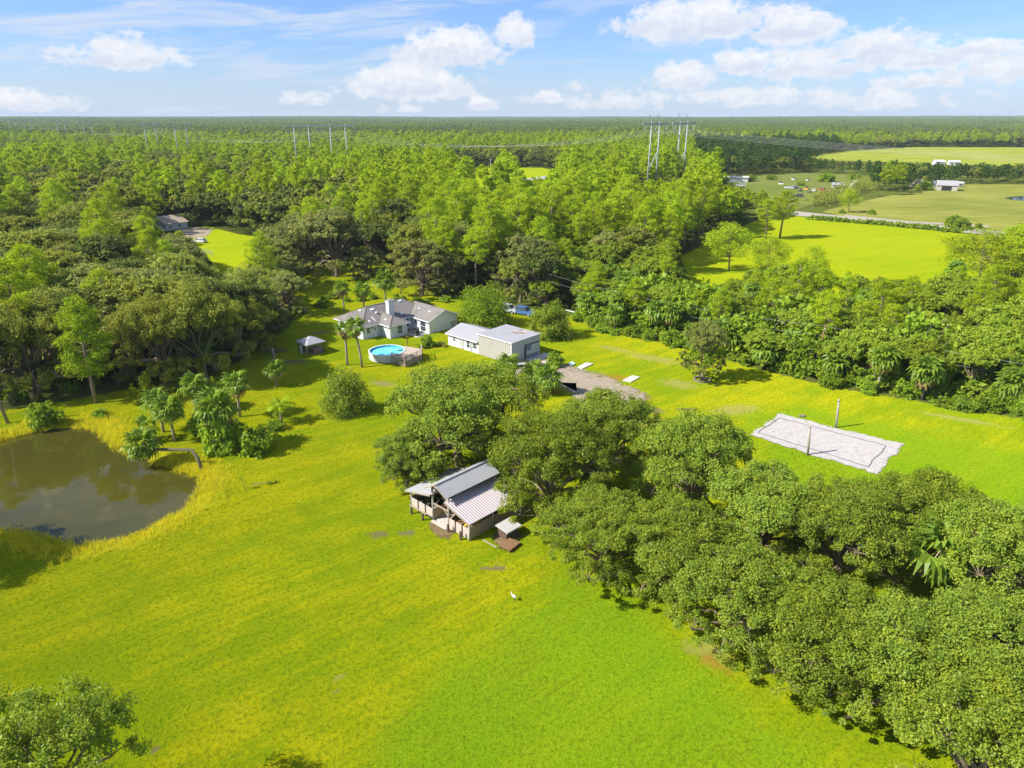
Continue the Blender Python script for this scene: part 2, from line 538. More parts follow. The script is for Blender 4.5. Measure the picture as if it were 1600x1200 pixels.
def ragged(name, a, b, soft=.6, spots=None):
    """loose ground whose rim frays into the grass"""
    m = bpy.data.materials.new(name)
    m.use_nodes = True
    t = NT(m.node_tree)
    t.n.clear()
    pos = t.new('ShaderNodeNewGeometry').outputs['Position']
    n1 = t.noise(pos, 1.4, 6.0, .65)
    n2 = t.noise(pos, 5.0, 4.0, .7)
    c = t.mix(t.ramp(n1, .3, .7), a, b)
    c = t.mix(t.math('MULTIPLY', t.ramp(n2, .5, .75), .25), c, [x * .72 for x in a])
    if spots:
        n3 = t.noise(t.mapping(pos, rot=(0, 0, R(-30)), scale=(.25, .8, 1)), 1.0, 5.0, .6)
        c = t.mix(t.math('MULTIPLY', t.ramp(n3, .55, .7), .7), c, spots)
    e = t.new('ShaderNodeAttribute', attribute_name='edge').outputs['Fac']
    ed = t.math('ADD', t.math('MULTIPLY', t.noise(pos, 1.7, 8.0, .78), .5), t.math('MULTIPLY', t.noise(pos, .42, 5.0, .6), .5))
    ed = t.math('ADD', t.math('MULTIPLY', t.math('SUBTRACT', ed, .5), 1.5), .5)
    k = t.ramp(t.math('MULTIPLY', e, t.math('ADD', 1.0 - 1.5 * soft, t.math('MULTIPLY', ed, 3.0 * soft))), .26, .50)
    bp = t.new('ShaderNodeBump', {'Strength': .4, 'Distance': .05, 'Height': n2})
    d = t.new('ShaderNodeBsdfDiffuse', {'Color': c, 'Normal': bp.outputs[0]})
    tr = t.new('ShaderNodeBsdfTransparent')
    s = t.new('ShaderNodeMixShader', {0: k, 1: tr.outputs[0], 2: d.outputs[0]})
    t.new('ShaderNodeOutputMaterial', {'Surface': s.outputs[0]})
    return m


GROUND = ground_mat()
FIELD = field_mat('field_grass', (.25, .33, .0045), (.35, .37, .0065), (.18, .27, .004), 25)
PASTURE = field_mat('pasture_grass', (.17, .20, .03), (.33, .31, .07), (.13, .165, .03), 10)
MEADOW = field_mat('far_meadow', (.22, .27, .02), (.36, .37, .06), (.18, .22, .02), 5)
YARD = field_mat('farm_yard', (.12, .17, .02), (.20, .22, .05), (.17, .15, .08), 5)
SAND = ragged('sand', (.40, .365, .335), (.50, .465, .435), 1.1)
DIRT = ragged('dirt', (.27, .215, .155), (.38, .32, .25), 1.2, spots=(.24, .23, .04))
DIRT2 = ragged('brown_dirt', (.15, .11, .05), (.24, .17, .09), 1.1)
ROADM = ragged('dirt_road', (.33, .29, .23), (.42, .38, .32), .3)
PAVE = pmat('road_grey', (.36, .36, .36), .9, .1, .5)


# ------------------------------------------------------------------ ground sheet
def in_poly(P, poly):
    x, y = P[:, 0], P[:, 1]
    inside = np.zeros(len(P), bool)
    n = len(poly)
    j = n - 1
    for i in range(n):
        xi, yi = poly[i]
        xj, yj = poly[j]
        c = ((yi > y) != (yj > y)) & (x < (xj - xi) * (y - yi) / ((yj - yi) + 1e-12) + xi)
        inside ^= c
        j = i
    return inside


def dist_poly(P, poly, closed=True):
    d = np.full(len(P), 1e9)
    n = len(poly)
    for i in range(n if closed else n - 1):
        a = np.array(poly[i])
        b = np.array(poly[(i + 1) % n])
        ab = b - a
        t = np.clip(((P - a) @ ab) / (ab @ ab + 1e-12), 0, 1)
        d = np.minimum(d, np.linalg.norm(P - (a + t[:, None] * ab), axis=1))
    return d


def GP(pts, z=0.0):
    return [tuple(G(x, y, z)[:2]) for x, y in pts]


def smoothpoly(poly, it=2):
    for _ in range(it):
        q = []
        for i in range(len(poly)):
            a, b = np.array(poly[i]), np.array(poly[(i + 1) % len(poly)])
            q += [tuple(a * .75 + b * .25), tuple(a * .25 + b * .75)]
        poly = q
    return poly


WATER_Z = -0.45
POND = smoothpoly(GP([(-150, 735), (-60, 704), (0, 690), (60, 674), (130, 667), (152, 672), (170, 694), (205, 714), (250, 728), (290, 741), (318, 748), (312, 770),
                      (286, 797), (240, 825), (200, 842), (150, 852), (95, 850), (50, 834), (0, 828), (-90, 830), (-160, 790)], WATER_Z))
LAWN = GP([(-260, 700), (-100, 655), (0, 642), (100, 627), (220, 605), (330, 590), (400, 548), (440, 520), (462, 500), (455, 470), (470, 428), (520, 408), (600, 415), (640, 440), (690, 468),
           (775, 462), (800, 478), (880, 492), (950, 518), (1060, 541), (1180, 575), (1300, 605), (1450, 630), (1600, 655), (1850, 695), (2600, 1500), (-900, 1500)])
FIELDP = GP([(1062, 402), (1120, 372), (1180, 345), (1245, 338), (1515, 365), (1562, 380), (1560, 470), (1330, 478), (1110, 478), (1085, 445)])
rng = np.random.default_rng(7)


def terrain_z(P):
    ins = in_poly(P, POND)
    d = dist_poly(P, POND)
    s = np.where(ins, -d, d)
    z = np.where(s > 0, WATER_Z + (0.45) * np.clip(s / 2.6, 0, 1) ** .8, WATER_Z + np.clip(s, -4, 0) * .35)
    return z, s


xs = np.concatenate([-np.geomspace(11800, 125, 34), np.arange(-115, 116, .85), np.geomspace(125, 11800, 34)])
ys = np.concatenate([np.array([-900., -300., -60., -10.]), np.arange(16, 172, .85), np.geomspace(180, 11800, 46)])
gx, gy = np.meshgrid(xs, ys)
P2 = np.stack([gx.ravel(), gy.ravel()], 1)
z, s_pond = terrain_z(P2)
und = .10 * np.sin(P2[:, 0] * .11 + 1.3) * np.sin(P2[:, 1] * .09) * np.clip(s_pond / 6, 0, 1)
near = (np.abs(P2[:, 0]) < 116) & (P2[:, 1] < 170)
z = z + np.where(near, und * .25, 0)
nx, ny = len(xs), len(ys)
idx = np.arange(nx * ny).reshape(ny, nx)
faces = np.stack([idx[:-1, :-1].ravel(), idx[:-1, 1:].ravel(), idx[1:, 1:].ravel(), idx[1:, :-1].ravel()], 1)
gme = np_mesh('ground', np.column_stack([P2, z]), faces, GROUND, smooth=True)


def attr(me, name, vals):
    a = me.attributes.new(name, 'FLOAT', 'POINT')
    a.data.foreach_set('value', np.asarray(vals, dtype=np.float32))


d_l = dist_poly(P2, LAWN)
lawn = np.where(in_poly(P2, LAWN), np.clip(.5 + d_l / 2.5, 0, 1), np.clip(.5 - d_l / 2.5, 0, 1))
attr(gme, 'lawn', lawn)


def blobs(lst):
    v = np.zeros(len(P2))
    for (px, py, r, rat, ang) in lst:
        c = G(px, py)
        dx, dy = P2[:, 0] - c.x, P2[:, 1] - c.y
        a, b = dx * math.cos(ang) + dy * math.sin(ang), -dx * math.sin(ang) + dy * math.cos(ang)
        v = np.maximum(v, np.clip(1.15 - np.sqrt((a / r) ** 2 + (b / (r * rat)) ** 2), 0, 1))
    return v


LUSH = GP([(520, 1300), (600, 1120), (700, 1030), (800, 965), (870, 890), (1010, 950), (1160, 1080), (1420, 1300)])
LUSH2 = GP([(1130, 640), (1250, 625), (1450, 668), (1700, 720), (1700, 950), (1200, 800)])


def soft(poly, wd):
    return np.where(in_poly(P2, poly), np.clip(.5 + dist_poly(P2, poly) / wd, 0, 1), np.clip(.5 - dist_poly(P2, poly) / wd, 0, 1))


attr(gme, 'lush', np.maximum(soft(LUSH, 8), .8 * soft(LUSH2, 10)))
attr(gme, 'worn', blobs([(530, 1075, 4.2, .035, .72), (545, 1072, 3.0, .03, .72), (1412, 1120, 1.2, .3, .7), (592, 835, 1.7, .6, 0), (640, 832, 1.4, .6, 0), (688, 826, 1.5, .6, -.6), (700, 835, 1.2, .6, -.6), (800, 838, 2.2, .6, .7), (600, 600, 2.2, .6, -.5),
                         (585, 594, 1.6, .4, -.4), (460, 565, 4, .5, 0), (500, 520, 4, .35, .5), (1010, 640, 4, .5, -.3), (935, 590, 3, .6, 0), (430, 548, 4, .5, 0),
                         (1000, 620, 3, .6, -.3), (1075, 640, 2.2, .5, 0), (780, 885, 1.6, .5, .2), (745, 890, 1.0, .4, .2), (1160, 1010, 2, .6, -.4),
                         (1350, 960, 4, .7, 0), (1150, 895, 3, .5, 0), (1180, 1000, 3, .5, 0), (232, 1003, .7, .4, .3), (240, 1060, .6, .3, .3), (250, 1170, .6, .3, .4)]))
attr(gme, 'straw', blobs([(1020, 560, 9, .3, -.6), (1060, 600, 5, .6, -.5), (960, 545, 6, .3, -.6), (1010, 660, 5, .7, 0), (1150, 640, 6, .5, .3), (600, 600, 4, .5, -.4),
                          (1110, 1020, 3.2, .6, -.6), (1330, 600, 9, .15, -.5), (1500, 655, 9, .15, -.5), (530, 1060, 1.2, .4, .65)]))
attr(gme, 'scorch', blobs([(960, 590, 4.0, .6, -.3), (985, 622, 4, .8, -.3), (820, 610, 3, .7, 0), (860, 612, 3, .7, 0), (1120, 1035, 2.4, .6, -.6)]))
rank = np.clip(1.2 - s_pond / 4.2, 0, 1) * (s_pond > -.6)
attr(gme, 'rank', np.where(near, rank, 0))
attr(gme, 'mud', np.where(near, np.clip(.9 - s_pond / .5, 0, 1), 0))
ground = tag(link('ground', gme), kind='structure')


def sheet(name, poly, mat, z, soft=None, inset=.18, jitter=0.0, seed=1):
    """a flat patch of other ground laid on the ground sheet; with soft, its rim carries an 'edge' value that frays"""
    r = np.random.default_rng(seed)
    pts = []
    n = len(poly)
    for i in range(n):
        a, b = np.array(poly[i]), np.array(poly[(i + 1) % n])
        k = max(1, int(np.linalg.norm(b - a) / 1.2)) if soft else 1
        for j in range(k):
            pts.append(a + (b - a) * j / k)
    pts = np.array(pts)
    me = bpy.data.meshes.new(name)
    if not soft:
        me.from_pydata([(x, y, z) for x, y in pts], [], [tuple(range(len(pts)))])
    else:
        c = pts.mean(0)
        outv = pts - c
        ln = np.linalg.norm(outv, axis=1, keepdims=True)
        outer = pts + outv / ln * (soft * .6 + r.normal(0, jitter, (len(pts), 1)))
        inner = pts - outv / ln * soft
        V = [(x, y, z) for x, y in outer] + [(x, y, z) for x, y in inner]
        m_ = len(pts)
        me.from_pydata(V, [], [(i, (i + 1) % m_, m_ + (i + 1) % m_, m_ + i) for i in range(m_)] + [tuple(range(m_, 2 * m_))])
        attr(me, 'edge', [0] * m_ + [1] * m_)
    me.materials.append(mat)
    me.update()
    if me.polygons[-1].normal.z < 0:
        me.flip_normals()
    return tag(link(name, me), kind='structure')


pw = sheet('pond_water', POND, PONDW, WATER_Z)
# widen the water a touch so that it meets the bank under the grass
for v in pw.data.vertices:
    c = np.array([-52., 74.])
    q = np.array(v.co[:2]) - c
    q = q * (1 + .5 / np.linalg.norm(q)) + c
    v.co.x, v.co.y = q
sheet('field', FIELDP, FIELD, .05)
PASTP = GP([(1285, 331), (1330, 318), (1420, 300), (1430, 292), (1500, 288), (1900, 290), (1900, 425), (1545, 358), (1400, 347), (1330, 341)])
sheet('pasture', PASTP, PASTURE, .05)
FARMP = GP([(1118, 292), (1140, 276), (1250, 270), (1350, 274), (1385, 288), (1320, 304), (1262, 322), (1235, 330), (1130, 306)])
sheet('farm_yard', FARMP, YARD, .05)
FARP = GP([(1245, 246), (1320, 236), (1420, 230), (1900, 231), (1900, 266), (1560, 259), (1440, 255), (1280, 250)])
sheet('far_meadow', FARP, MEADOW, .08)
FARP2 = GP([(1500, 205), (1580, 203), (1600, 206), (1530, 209)])
FARP3 = GP([(150, 233), (200, 230), (250, 231), (190, 236)])
sheet('small_meadow', FARP3, MEADOW, .08)
CLEARP = GP([(285, 362), (318, 352), (372, 366), (420, 372), (455, 398), (420, 440), (380, 470), (345, 440), (322, 396), (300, 378)])
sheet('side_lawn', CLEARP, FIELD, .05)
YARDP = GP([(275, 362), (300, 353), (335, 358), (322, 370), (292, 374)])
sheet('bare_yard', YARDP, DIRT, .09, soft=1.5, jitter=.4)
STRIP = GP([(700, 262), (845, 262), (905, 272), (880, 286), (760, 300), (690, 290)])
sheet('roadside_grass', STRIP, FIELD, .05)
sheet('paved_road', GP([(760, 291), (815, 280), (870, 273), (930, 264), (930, 267), (870, 277), (815, 285), (760, 297)]), PAVE, .09)
sheet('dirt_road', GP([(1228, 332), (1240, 330), (1330, 339), (1450, 350), (1600, 366), (1600, 375), (1450, 357), (1330, 344.5), (1230, 336)]), ROADM, .09, soft=.7, jitter=.2)
sheet('farm_track', GP([(1320, 336), (1420, 346), (1545, 353), (1545, 355.5), (1420, 348), (1320, 338)]), ROADM, .12, soft=.5, jitter=.2)
sheet('far_pond', smoothpoly(GP([(1562, 309), (1600, 306), (1660, 307), (1660, 316), (1590, 314)])), FARW, .09)
DIRTP = GP([(806, 572), (842, 562), (872, 563), (884, 571), (905, 577), (935, 584), (968, 598), (1003, 612), (1012, 632), (970, 645), (915, 634), (885, 612), (868, 600), (838, 596), (802, 597)])
sheet('dirt_drive', DIRTP, DIRT, .05, soft=3.4, jitter=.3)
COURTP = GP([(1172, 680), (1220, 646), (1300, 668), (1412, 694), (1370, 741), (1270, 712)])
sheet('sand_court', COURTP, SAND, .07, soft=1.2, jitter=.12)
sheet('bare_earth', GP([(668, 820), (690, 808), (716, 830), (700, 845), (682, 838)]), DIRT2, .05, soft=.9, jitter=.3)
sheet('bare_earth', GP([(770, 836), (800, 824), (815, 838), (790, 856), (772, 850)]), DIRT2, .05, soft=.7, jitter=.3)


# ------------------------------------------------------------------ foliage builders (numpy)
def unit(v):
    return v / (np.linalg.norm(v, axis=-1, keepdims=True) + 1e-9)


def leaf_quads(p, n, t, L, Wd, bend=0.0):
    """diamond leaves: centre p, normal n, long axis t"""
    t = unit(t - n * (t * n).sum(1, keepdims=True))
    b = np.cross(n, t)
    L = L[:, None]
    Wd = Wd[:, None]
    V = np.stack([p - t * L / 2, p + b * Wd / 2 + n * bend, p + t * L / 2, p - b * Wd / 2 + n * bend], 1).reshape(-1, 3)
    return V


def cloud(rg, centres, outs, rad, per, leaf, flat=.7, up=.55, rnd=.65, wide=.6):
    """leaf clumps: for each centre, leaves scattered around it, facing out and up"""
    k = len(centres)
    c = np.repeat(centres, per, 0)
    o = np.repeat(outs, per, 0)
    r = np.repeat(rad, per)[:, None]
    g = unit(rg.normal(size=(k * per, 3))) * (rg.random((k * per, 1)) ** .42)
    g = g + o * .22
    g[:, 2] *= flat
    p = c + g * r
    n = unit(o * .45 + g * .45 + np.array([0, 0, up]) + rg.normal(size=(k * per, 3)) * rnd)
    L = leaf * rg.uniform(.65, 1.35, k * per)
    return leaf_quads(p, n, rg.normal(size=(k * per, 3)), L, L * wide)


def quad_faces(V):
    return np.arange(len(V)).reshape(-1, 4)


def curve(a, b, lift, n=5, rg=None, wob=0.0):
    a, b = np.array(a, float), np.array(b, float)
    pts = []
    for i in range(n + 1):
        t = i / n
        p = a + (b - a) * t
        p[2] += lift * math.sin(PI * t)
        if rg is not None and 0 < i < n:
            p += rg.normal(0, wob, 3)
        pts.append(tuple(p))
    return pts


def oak(seed, RR, H, lobes, clumps, per, leaf, leafm, low=.3, moss=0, spread=1.0, twig=True, wide=.6, name='oak', bare=0.0):
    """a live oak: low fork, spreading limbs, lobed crown of leaf clumps. -> (crown mesh, trunk mesh, moss mesh)"""
    rg = np.random.default_rng(seed)
    fork = H * .2
    tm = MB()
    tr = .045 * RR + .12
    tm.tube([(0, 0, -.3), (.05, 0, .25), (.1, .05, fork * .6), (.08, .1, fork * 1.1)], [tr * 1.5, tr * 1.1, tr * .95, tr * .9], 9)
    LC, LR = [], []
    for i in range(lobes):
        q = (i + .5) / lobes
        a = i * 2.39996 + rg.normal(0, .25)
        rr = RR * .70 * math.sqrt(q) * spread * rg.uniform(.82, 1.12)
        zz = H * (.80 - .34 * (rr / RR) ** 1.6) * rg.uniform(.88, 1.08)
        LC.append((rr * math.cos(a), rr * math.sin(a), zz))
        LR.append(RR * rg.uniform(.27, .40))
    # a skirt of lower lobes
    for i in range(int(lobes * .55)):
        a = i * 2 * PI / (lobes * .55) + rg.normal(0, .3)
        rr = RR * rg.uniform(.62, .82)
        LC.append((rr * math.cos(a), rr * math.sin(a), H * rg.uniform(low, low + .18)))
        LR.append(RR * rg.uniform(.2, .3))
    C, O, CR = [], [], []
    M = []
    for lc, lr in zip(LC, LR):
        lc = np.array(lc)
        p0 = np.array([.08, .1, fork])
        limb = curve(p0, lc - np.array([0, 0, lr * .25]), .06 * H, 5, rg, .10 * RR * .2)
        tm.tube(limb, np.linspace(tr * .5, tr * .14, 6), 6, cap=False)
        nn = max(4, int(clumps * (lr / (RR * .33)) ** 2))
        d = unit(rg.normal(size=(nn, 3)))
        d[:, 2] = np.where(d[:, 2] < -.35, -d[:, 2], d[:, 2])
        rad = lr * rg.uniform(.62, 1.05, (nn, 1))
        cc = lc + d * rad * np.array([1.08, 1.08, .72])
        C.append(cc)
        O.append(unit(d + np.array([0, 0, .25])))
        CR.append(lr * rg.uniform(.20, .40, nn))
        if twig:
            for k in range(0, nn, 2):
                tm.tube([tuple(lc - np.array([0, 0, lr * .25])), tuple((lc + cc[k]) / 2 + rg.normal(0, .12, 3)), tuple(cc[k] + d[k] * lr * .1)], [tr * .13, tr * .08, .015], 4, cap=False)
        if moss:
            for k in range(moss):
                q = lc + np.array([rg.normal(0, lr * .5), rg.normal(0, lr * .5), -lr * rg.uniform(.3, .65)])
                M.append(q)
    C, O, CR = np.concatenate(C), np.concatenate(O), np.concatenate(CR)
    keep = C[:, 2] > H * .1
    C, O, CR = C[keep], O[keep], CR[keep]
    if bare:
        keep = rg.random(len(C)) > bare
        C, O, CR = C[keep], O[keep], CR[keep]
    V = cloud(rg, C, O, CR, per, leaf, .75, .5, .7, wide)
    crown = np_mesh(name + '_crown', V, quad_faces(V), leafm)
    trunk = tm.mesh(name + '_trunk', BARK)
    mm = None
    if moss and M:
        M = np.array(M)
        vs = []
        for q in M:
            ns = rg.integers(9, 16)
            for _ in range(ns):
                a = q + rg.normal(0, .28, 3) * np.array([1, 1, .4])
                L = rg.uniform(.4, 1.5)
                wd = rg.uniform(.015, .04)
                an = rg.uniform(0, PI)
                s = np.array([math.cos(an), math.sin(an), 0]) * wd
                m_ = a + np.array([rg.normal(0, .05), rg.normal(0, .05), -L * .5])
                e = a + np.array([rg.normal(0, .08), rg.normal(0, .08), -L])
                vs += [a - s, a + s, m_ + s * 1.2, m_ - s * 1.2, m_ - s * 1.2, m_ + s * 1.2, e + s * .2, e - s * .2]
        vs = np.array(vs)
        mm = np_mesh(name + '_moss', vs, quad_faces(vs), MOSS)
    return crown, trunk, mm


def pine(seed, H, RR, start, nbr, per, leaf, leafm=None, name='pine', width=.24):
    """slash pine: long bare stem, rounded open crown of needle tufts. -> (crown, trunk)"""
    rg = np.random.default_rng(seed)
    tm = MB()
    bx, by = rg.normal(0, .35, 2)
    r0 = .012 * H + .06
    stem = [(0, 0, -.3), (bx * .3, by * .3, H * .33), (bx * .8, by * .8, H * .66), (bx, by, H * .96)]
    tm.tube(stem, [r0 * 1.15, r0 * .85, r0 * .6, r0 * .2], 7)
    C, O, CR = [], [], []
    for i in range(nbr):
        q = (i + .5) / nbr
        zz = H * (start + (1 - start) * q)
        prof = math.sin(PI * min(1, (.18 + .82 * q)) ** .8) ** .7
        ln = RR * max(.22, prof) * rg.uniform(.7, 1.12)
        a = i * 2.39996 + rg.normal(0, .4)
        base = np.array([bx * zz / H, by * zz / H, zz - .25 * ln])
        tip = base + np.array([math.cos(a) * ln, math.sin(a) * ln, ln * rg.uniform(.18, .5)])
        tm.tube([tuple(base), tuple((base + tip) / 2 + np.array([0, 0, -.05 * ln])), tuple(tip)], [r0 * .28, r0 * .18, .02], 4, cap=False)
        o = unit(tip - base)
        for f in ((1.0, .78, .52) if ln > RR * .5 else (1.0, .6)):
            c = base + (tip - base) * f + rg.normal(0, .22, 3) * RR * .28
            C.append(c)
            O.append(unit(np.array([o[0] * .6, o[1] * .6, .8])))
            CR.append(RR * rg.uniform(.22, .33))
    C, O, CR = np.array(C), np.array(O), np.array(CR)
    k = len(C)
    c = np.repeat(C, per, 0)
    g = unit(rg.normal(size=(k * per, 3)) + np.repeat(O, per, 0) * .55)
    rad = np.repeat(CR, per)[:, None]
    p = c + g * rad * rg.uniform(.35, 1.0, (k * per, 1)) * np.array([1, 1, .75])
    n = unit(np.cross(g, rg.normal(size=(k * per, 3))) + g * .5 + np.array([0, 0, .35]))
    L = leaf * rg.uniform(.7, 1.3, k * per)
    V = leaf_quads(p, n, g, L, L * width * rg.uniform(.8, 1.4, k * per))
    return np_mesh(name + '_crown', V, quad_faces(V), leafm or PINE), tm.mesh(name + '_trunk', PBARK)


def frond_verts(rg, R0=1.25, pet=.9, segs=13, droop=.45):
    """one fan leaf along +x: a stalk and pleated segments that droop at the tips"""
    vs = []
    w0 = .025
    vs += [(0, -w0, 0), (0, w0, 0), (pet, w0 * .7, .06), (pet, -w0 * .7, .06)]
    for i in range(segs):
        a = (i / (segs - 1) - .5) * R(230)
        L = R0 * (1.0 - .28 * abs(a) / R(115)) * rg.uniform(.9, 1.08)
        hw = R0 * math.sin(R(230) / segs / 2) * .55
        d = np.array([math.cos(a), math.sin(a), 0])
        s = np.array([-math.sin(a), math.cos(a), 0])
        o = np.array([pet, 0, .06])
        z1 = .10 - .10 * abs(a)
        m_ = o + d * L * .58 + np.array([0, 0, z1 * R0 * .6])
        e = o + d * L + np.array([0, 0, z1 * R0 * .6 - droop * L * rg.uniform(.5, 1.0)]) - d * L * .1
        tw = np.array([0, 0, hw * .5 * (1 if i % 2 else -1)])
        vs += [o - s * .02, o + s * .02, m_ + s * hw + tw, m_ - s * hw - tw]
        vs += [m_ - s * hw - tw, m_ + s * hw + tw, e + s * hw * .15, e - s * hw * .15]
    return np.array(vs, float)


def feather_verts(rg, L=2.6, n=16, droop=.9):
    """one feather leaf along +x"""
    vs = []
    for i in range(n):
        t0, t1 = i / n, (i + 1) / n

        def pt(t):
            return np.array([L * t * (1 - .18 * t * t), 0, .9 * L * .5 * t - droop * L * .62 * t * t])
        a, b = pt(t0), pt(t1)
        vs += [a + (0, .02, 0), b + (0, .02, 0), b - (0, .02, 0), a - (0, .02, 0)]
        ln = .55 * math.sin(PI * min(1, .12 + t0 * .86)) + .08
        for sgn in (-1, 1):
            e = (a + b) / 2 + np.array([ln * .45, sgn * ln, -ln * .5 * rg.uniform(.6, 1.2)])
            wv = (b - a) * .42
            vs += [a, b, e + wv * .3, e - wv * .3]
    return np.array(vs, float)


_r = np.random.default_rng(11)
FRONDS = [np_mesh('frond', v, quad_faces(v), PALM) for v in (frond_verts(_r), frond_verts(_r, droop=.6), frond_verts(_r, 1.1, 1.0))]
OLDFRONDS = [np_mesh('dry_frond', v, quad_faces(v), PALMOLD) for v in (frond_verts(_r, 1.0, .8, 11, .9),)]
FEATHER_V = feather_verts(_r)
FEATHER = np_mesh('feather_frond', FEATHER_V, quad_faces(FEATHER_V), BRIGHT)


def frond_place(rg, n, dry=0.0, lo=-62, hi=74):
    out = []
    for i in range(n):
        q = (i + .5) / n
        a = i * 2.39996 + rg.normal(0, .15)
        e = R(hi + (lo - hi) * q ** .9) + rg.normal(0, .09)
        out.append((a, e, q > 1 - dry, rg.uniform(.85, 1.12)))
    return out


def palm_crown_mesh(seed, n=30, scale=1.0, dry=.12, name='palm_crown'):
    rg = np.random.default_rng(seed)
    Vg, Vd = [], []
    for a, e, d, s in frond_place(rg, n, dry):
        base = frond_verts(rg, 1.25, .9, 9, .5) * s * scale
        m_ = np.array(Matrix.Rotation(a, 3, 'Z') @ Matrix.Rotation(-e, 3, 'Y'))
        (Vd if d else Vg).append(base @ m_.T)
    V = np.concatenate(Vg + Vd)
    me = np_mesh(name, V, quad_faces(V), PALM)
    me.materials.append(PALMOLD)
    k = len(np.concatenate(Vg)) // 4
    me.polygons.foreach_set('material_index', np.concatenate([np.zeros(k, np.int32), np.ones(len(V) // 4 - k, np.int32)]))
    return me


def shrub(seed, RR, H, clumps, per, leaf, leafm, name='shrub'):
    rg = np.random.default_rng(seed)
    d = unit(rg.normal(size=(clumps, 3)))
    d[:, 2] = np.abs(d[:, 2])
    rad = rg.uniform(.42, 1.02, (clumps, 1))
    C = d * rad * np.array([RR, RR, H * .85])
    V = cloud(rg, C, unit(d + np.array([0, 0, .2])), np.full(clumps, .30 * RR) * rg.uniform(.7, 1.2, clumps), per, leaf, .8, .45, .75)
    V[:, 2] = np.maximum(V[:, 2], .02)
    tm = MB()
    for i in range(7):
        a = i * 2.4
        tm.tube([(0, 0, -.1), (math.cos(a) * RR * .3, math.sin(a) * RR * .3, H * .35), (math.cos(a) * RR * .6, math.sin(a) * RR * .6, H * .7)], [.05, .035, .012], 4, cap=False)
    return np_mesh(name + '_crown', V, quad_faces(V), leafm), tm.mesh(name + '_stems', BARK)


# ------------------------------------------------------------------ prototypes
NEAR_OAKS = [oak(21 + i, 8.0, 12.5, 17, 26, 125, .235, OAK, .22, moss=0, name='oak') for i in range(4)]
MOSSY_OAKS = [oak(25 + i, 8.0, 12.5, 16, 22, 90, .30, OAKW, .18, moss=3, name='mossy_oak') for i in range(2)]
BELT_OAKS = [oak(29 + i, 6.0, 11.0, 13, 18, 46, .40, EDGEOAK, .08, name='belt_oak') for i in range(2)]
BIG_OAK = oak(20, 9.4, 12.4, 24, 24, 120, .25, OAK, .10, moss=1, name='oak')
MID_OAKS = [oak(41 + i, 6.5, 12.5, 13, 18, 42, .42, (OAKW, PALEOAK, DARKOAK, OAKW)[i], .13, moss=(1 if i % 2 else 0), name='wood_oak') for i in range(4)]
MID_PINES = [pine(61 + i, 19.0, 3.6, (.50, .42, .56, .46)[i], (40, 46, 34, 42)[i], 44, .55, name='pine') for i in range(4)]
LOW_OAKS = [oak(81 + i, 6.0, 12.0, 9, 9, 26, .75, (OAKW, DARKOAK)[i], .2, twig=False, name='far_oak') for i in range(2)]
LOW_PINES = [pine(91 + i, 18.0, 3.5, .48, 20, 22, .95, name='far_pine', width=.34) for i in range(2)]
BUSHES = [shrub(101 + i, 1.6, 2.2, 42, 50, .27, BUSH) for i in range(3)]
PALM_CROWNS = [palm_crown_mesh(111 + i, 30) for i in range(3)]


def straight_trunk(h, r=.17, lean=0.0, mat=None):
    m = MB()
    n = max(4, int(h / 1.0))
    pts = [(lean * (i / n) ** 2 * h, .03 * math.sin(i), h * i / n - (.2 if i == 0 else 0)) for i in range(n + 1)]
    m.tube(pts, [r * (1.15 if i == 0 else 1.0 - .12 * i / n) for i in range(n + 1)], 8)
    return m.mesh('palm_trunk', mat or PALMBARK)


# ------------------------------------------------------------------ near trees
def tree_of(parts, name, label, loc, rz, scale, group=None, cat='tree', names=('crown', 'trunk', 'spanish_moss')):
    t = thing(name, label, cat, loc, rz, group, scale)
    for me, nm in zip(parts, names):
        if me is not None:
            o = link(nm, me, t)
        if nm == 'spanish_moss':
            o['kind'] = 'stuff'
    return t


rnd = random.Random(5)
CANOPY = 'live oaks in the belt beside the pasture'
near_list = [
    # px, py of the crown's middle, height of that middle, radius, which, label
    (712, 645, 6.4, 9.6, 0, 1.0, 'broad live oak right behind the pole barn, its limb trailing dark moss'),
    (862, 725, 6.4, 6.8, 1, 1.05, 'dark green live oak leaning over the right side of the pole barn roof'),
    (950, 672, 6.2, 6.4, 2, 1.0, 'live oak at the head of the belt, its crown edge against the dirt drive'),
    (945, 828, 5.2, 5.6, 3, .95, 'low dark oak at the grass edge just right of the small coop roof'),
    (1085, 728, 6.3, 6.5, 0, 1.08, 'tall oak in the middle of the belt, left of the sand court corner'),
    (1045, 850, 5.4, 6.0, 1, .95, 'oak on the front edge of the belt with long moss in its shade'),
    (1196, 796, 5.8, 6.0, 2, 1.0, 'oak in the belt straight below the nearer court post'),
    (1155, 925, 5.2, 5.8, 3, .95, 'dark oak on the pasture edge above the bare orange earth'),
    (1318, 828, 5.6, 6.0, 1, 1.0, 'open crowned oak below the court whose grey limbs show'),
    (1290, 985, 5.2, 5.8, 0, .95, 'oak in front of the shaded gap with the bare trunk'),
    (1455, 812, 5.8, 6.0, 2, 1.0, 'pale green oak nearest the right end of the sand court'),
    (1568, 872, 6.0, 6.2, 3, 1.0, 'yellowish oak beside the palm that shows between the crowns'),
    (1425, 1040, 5.2, 5.8, 1, 1.0, 'dense oak over the lower right pasture with the darkest shade under it'),
    (1575, 1035, 5.6, 6.0, 0, 1.0, 'oak cut by the right border of the photo, level with the front row'),
    (1545, 1155, 5.4, 5.8, 2, 1.0, 'oak in the bottom right corner of the photo'),
    (634, 712, 4.0, 4.0, 3, 1.0, 'added lower oak shading the left side roof of the pole barn'),  # added tree: fills the broad oak's low left lobes and shades the side roof
]
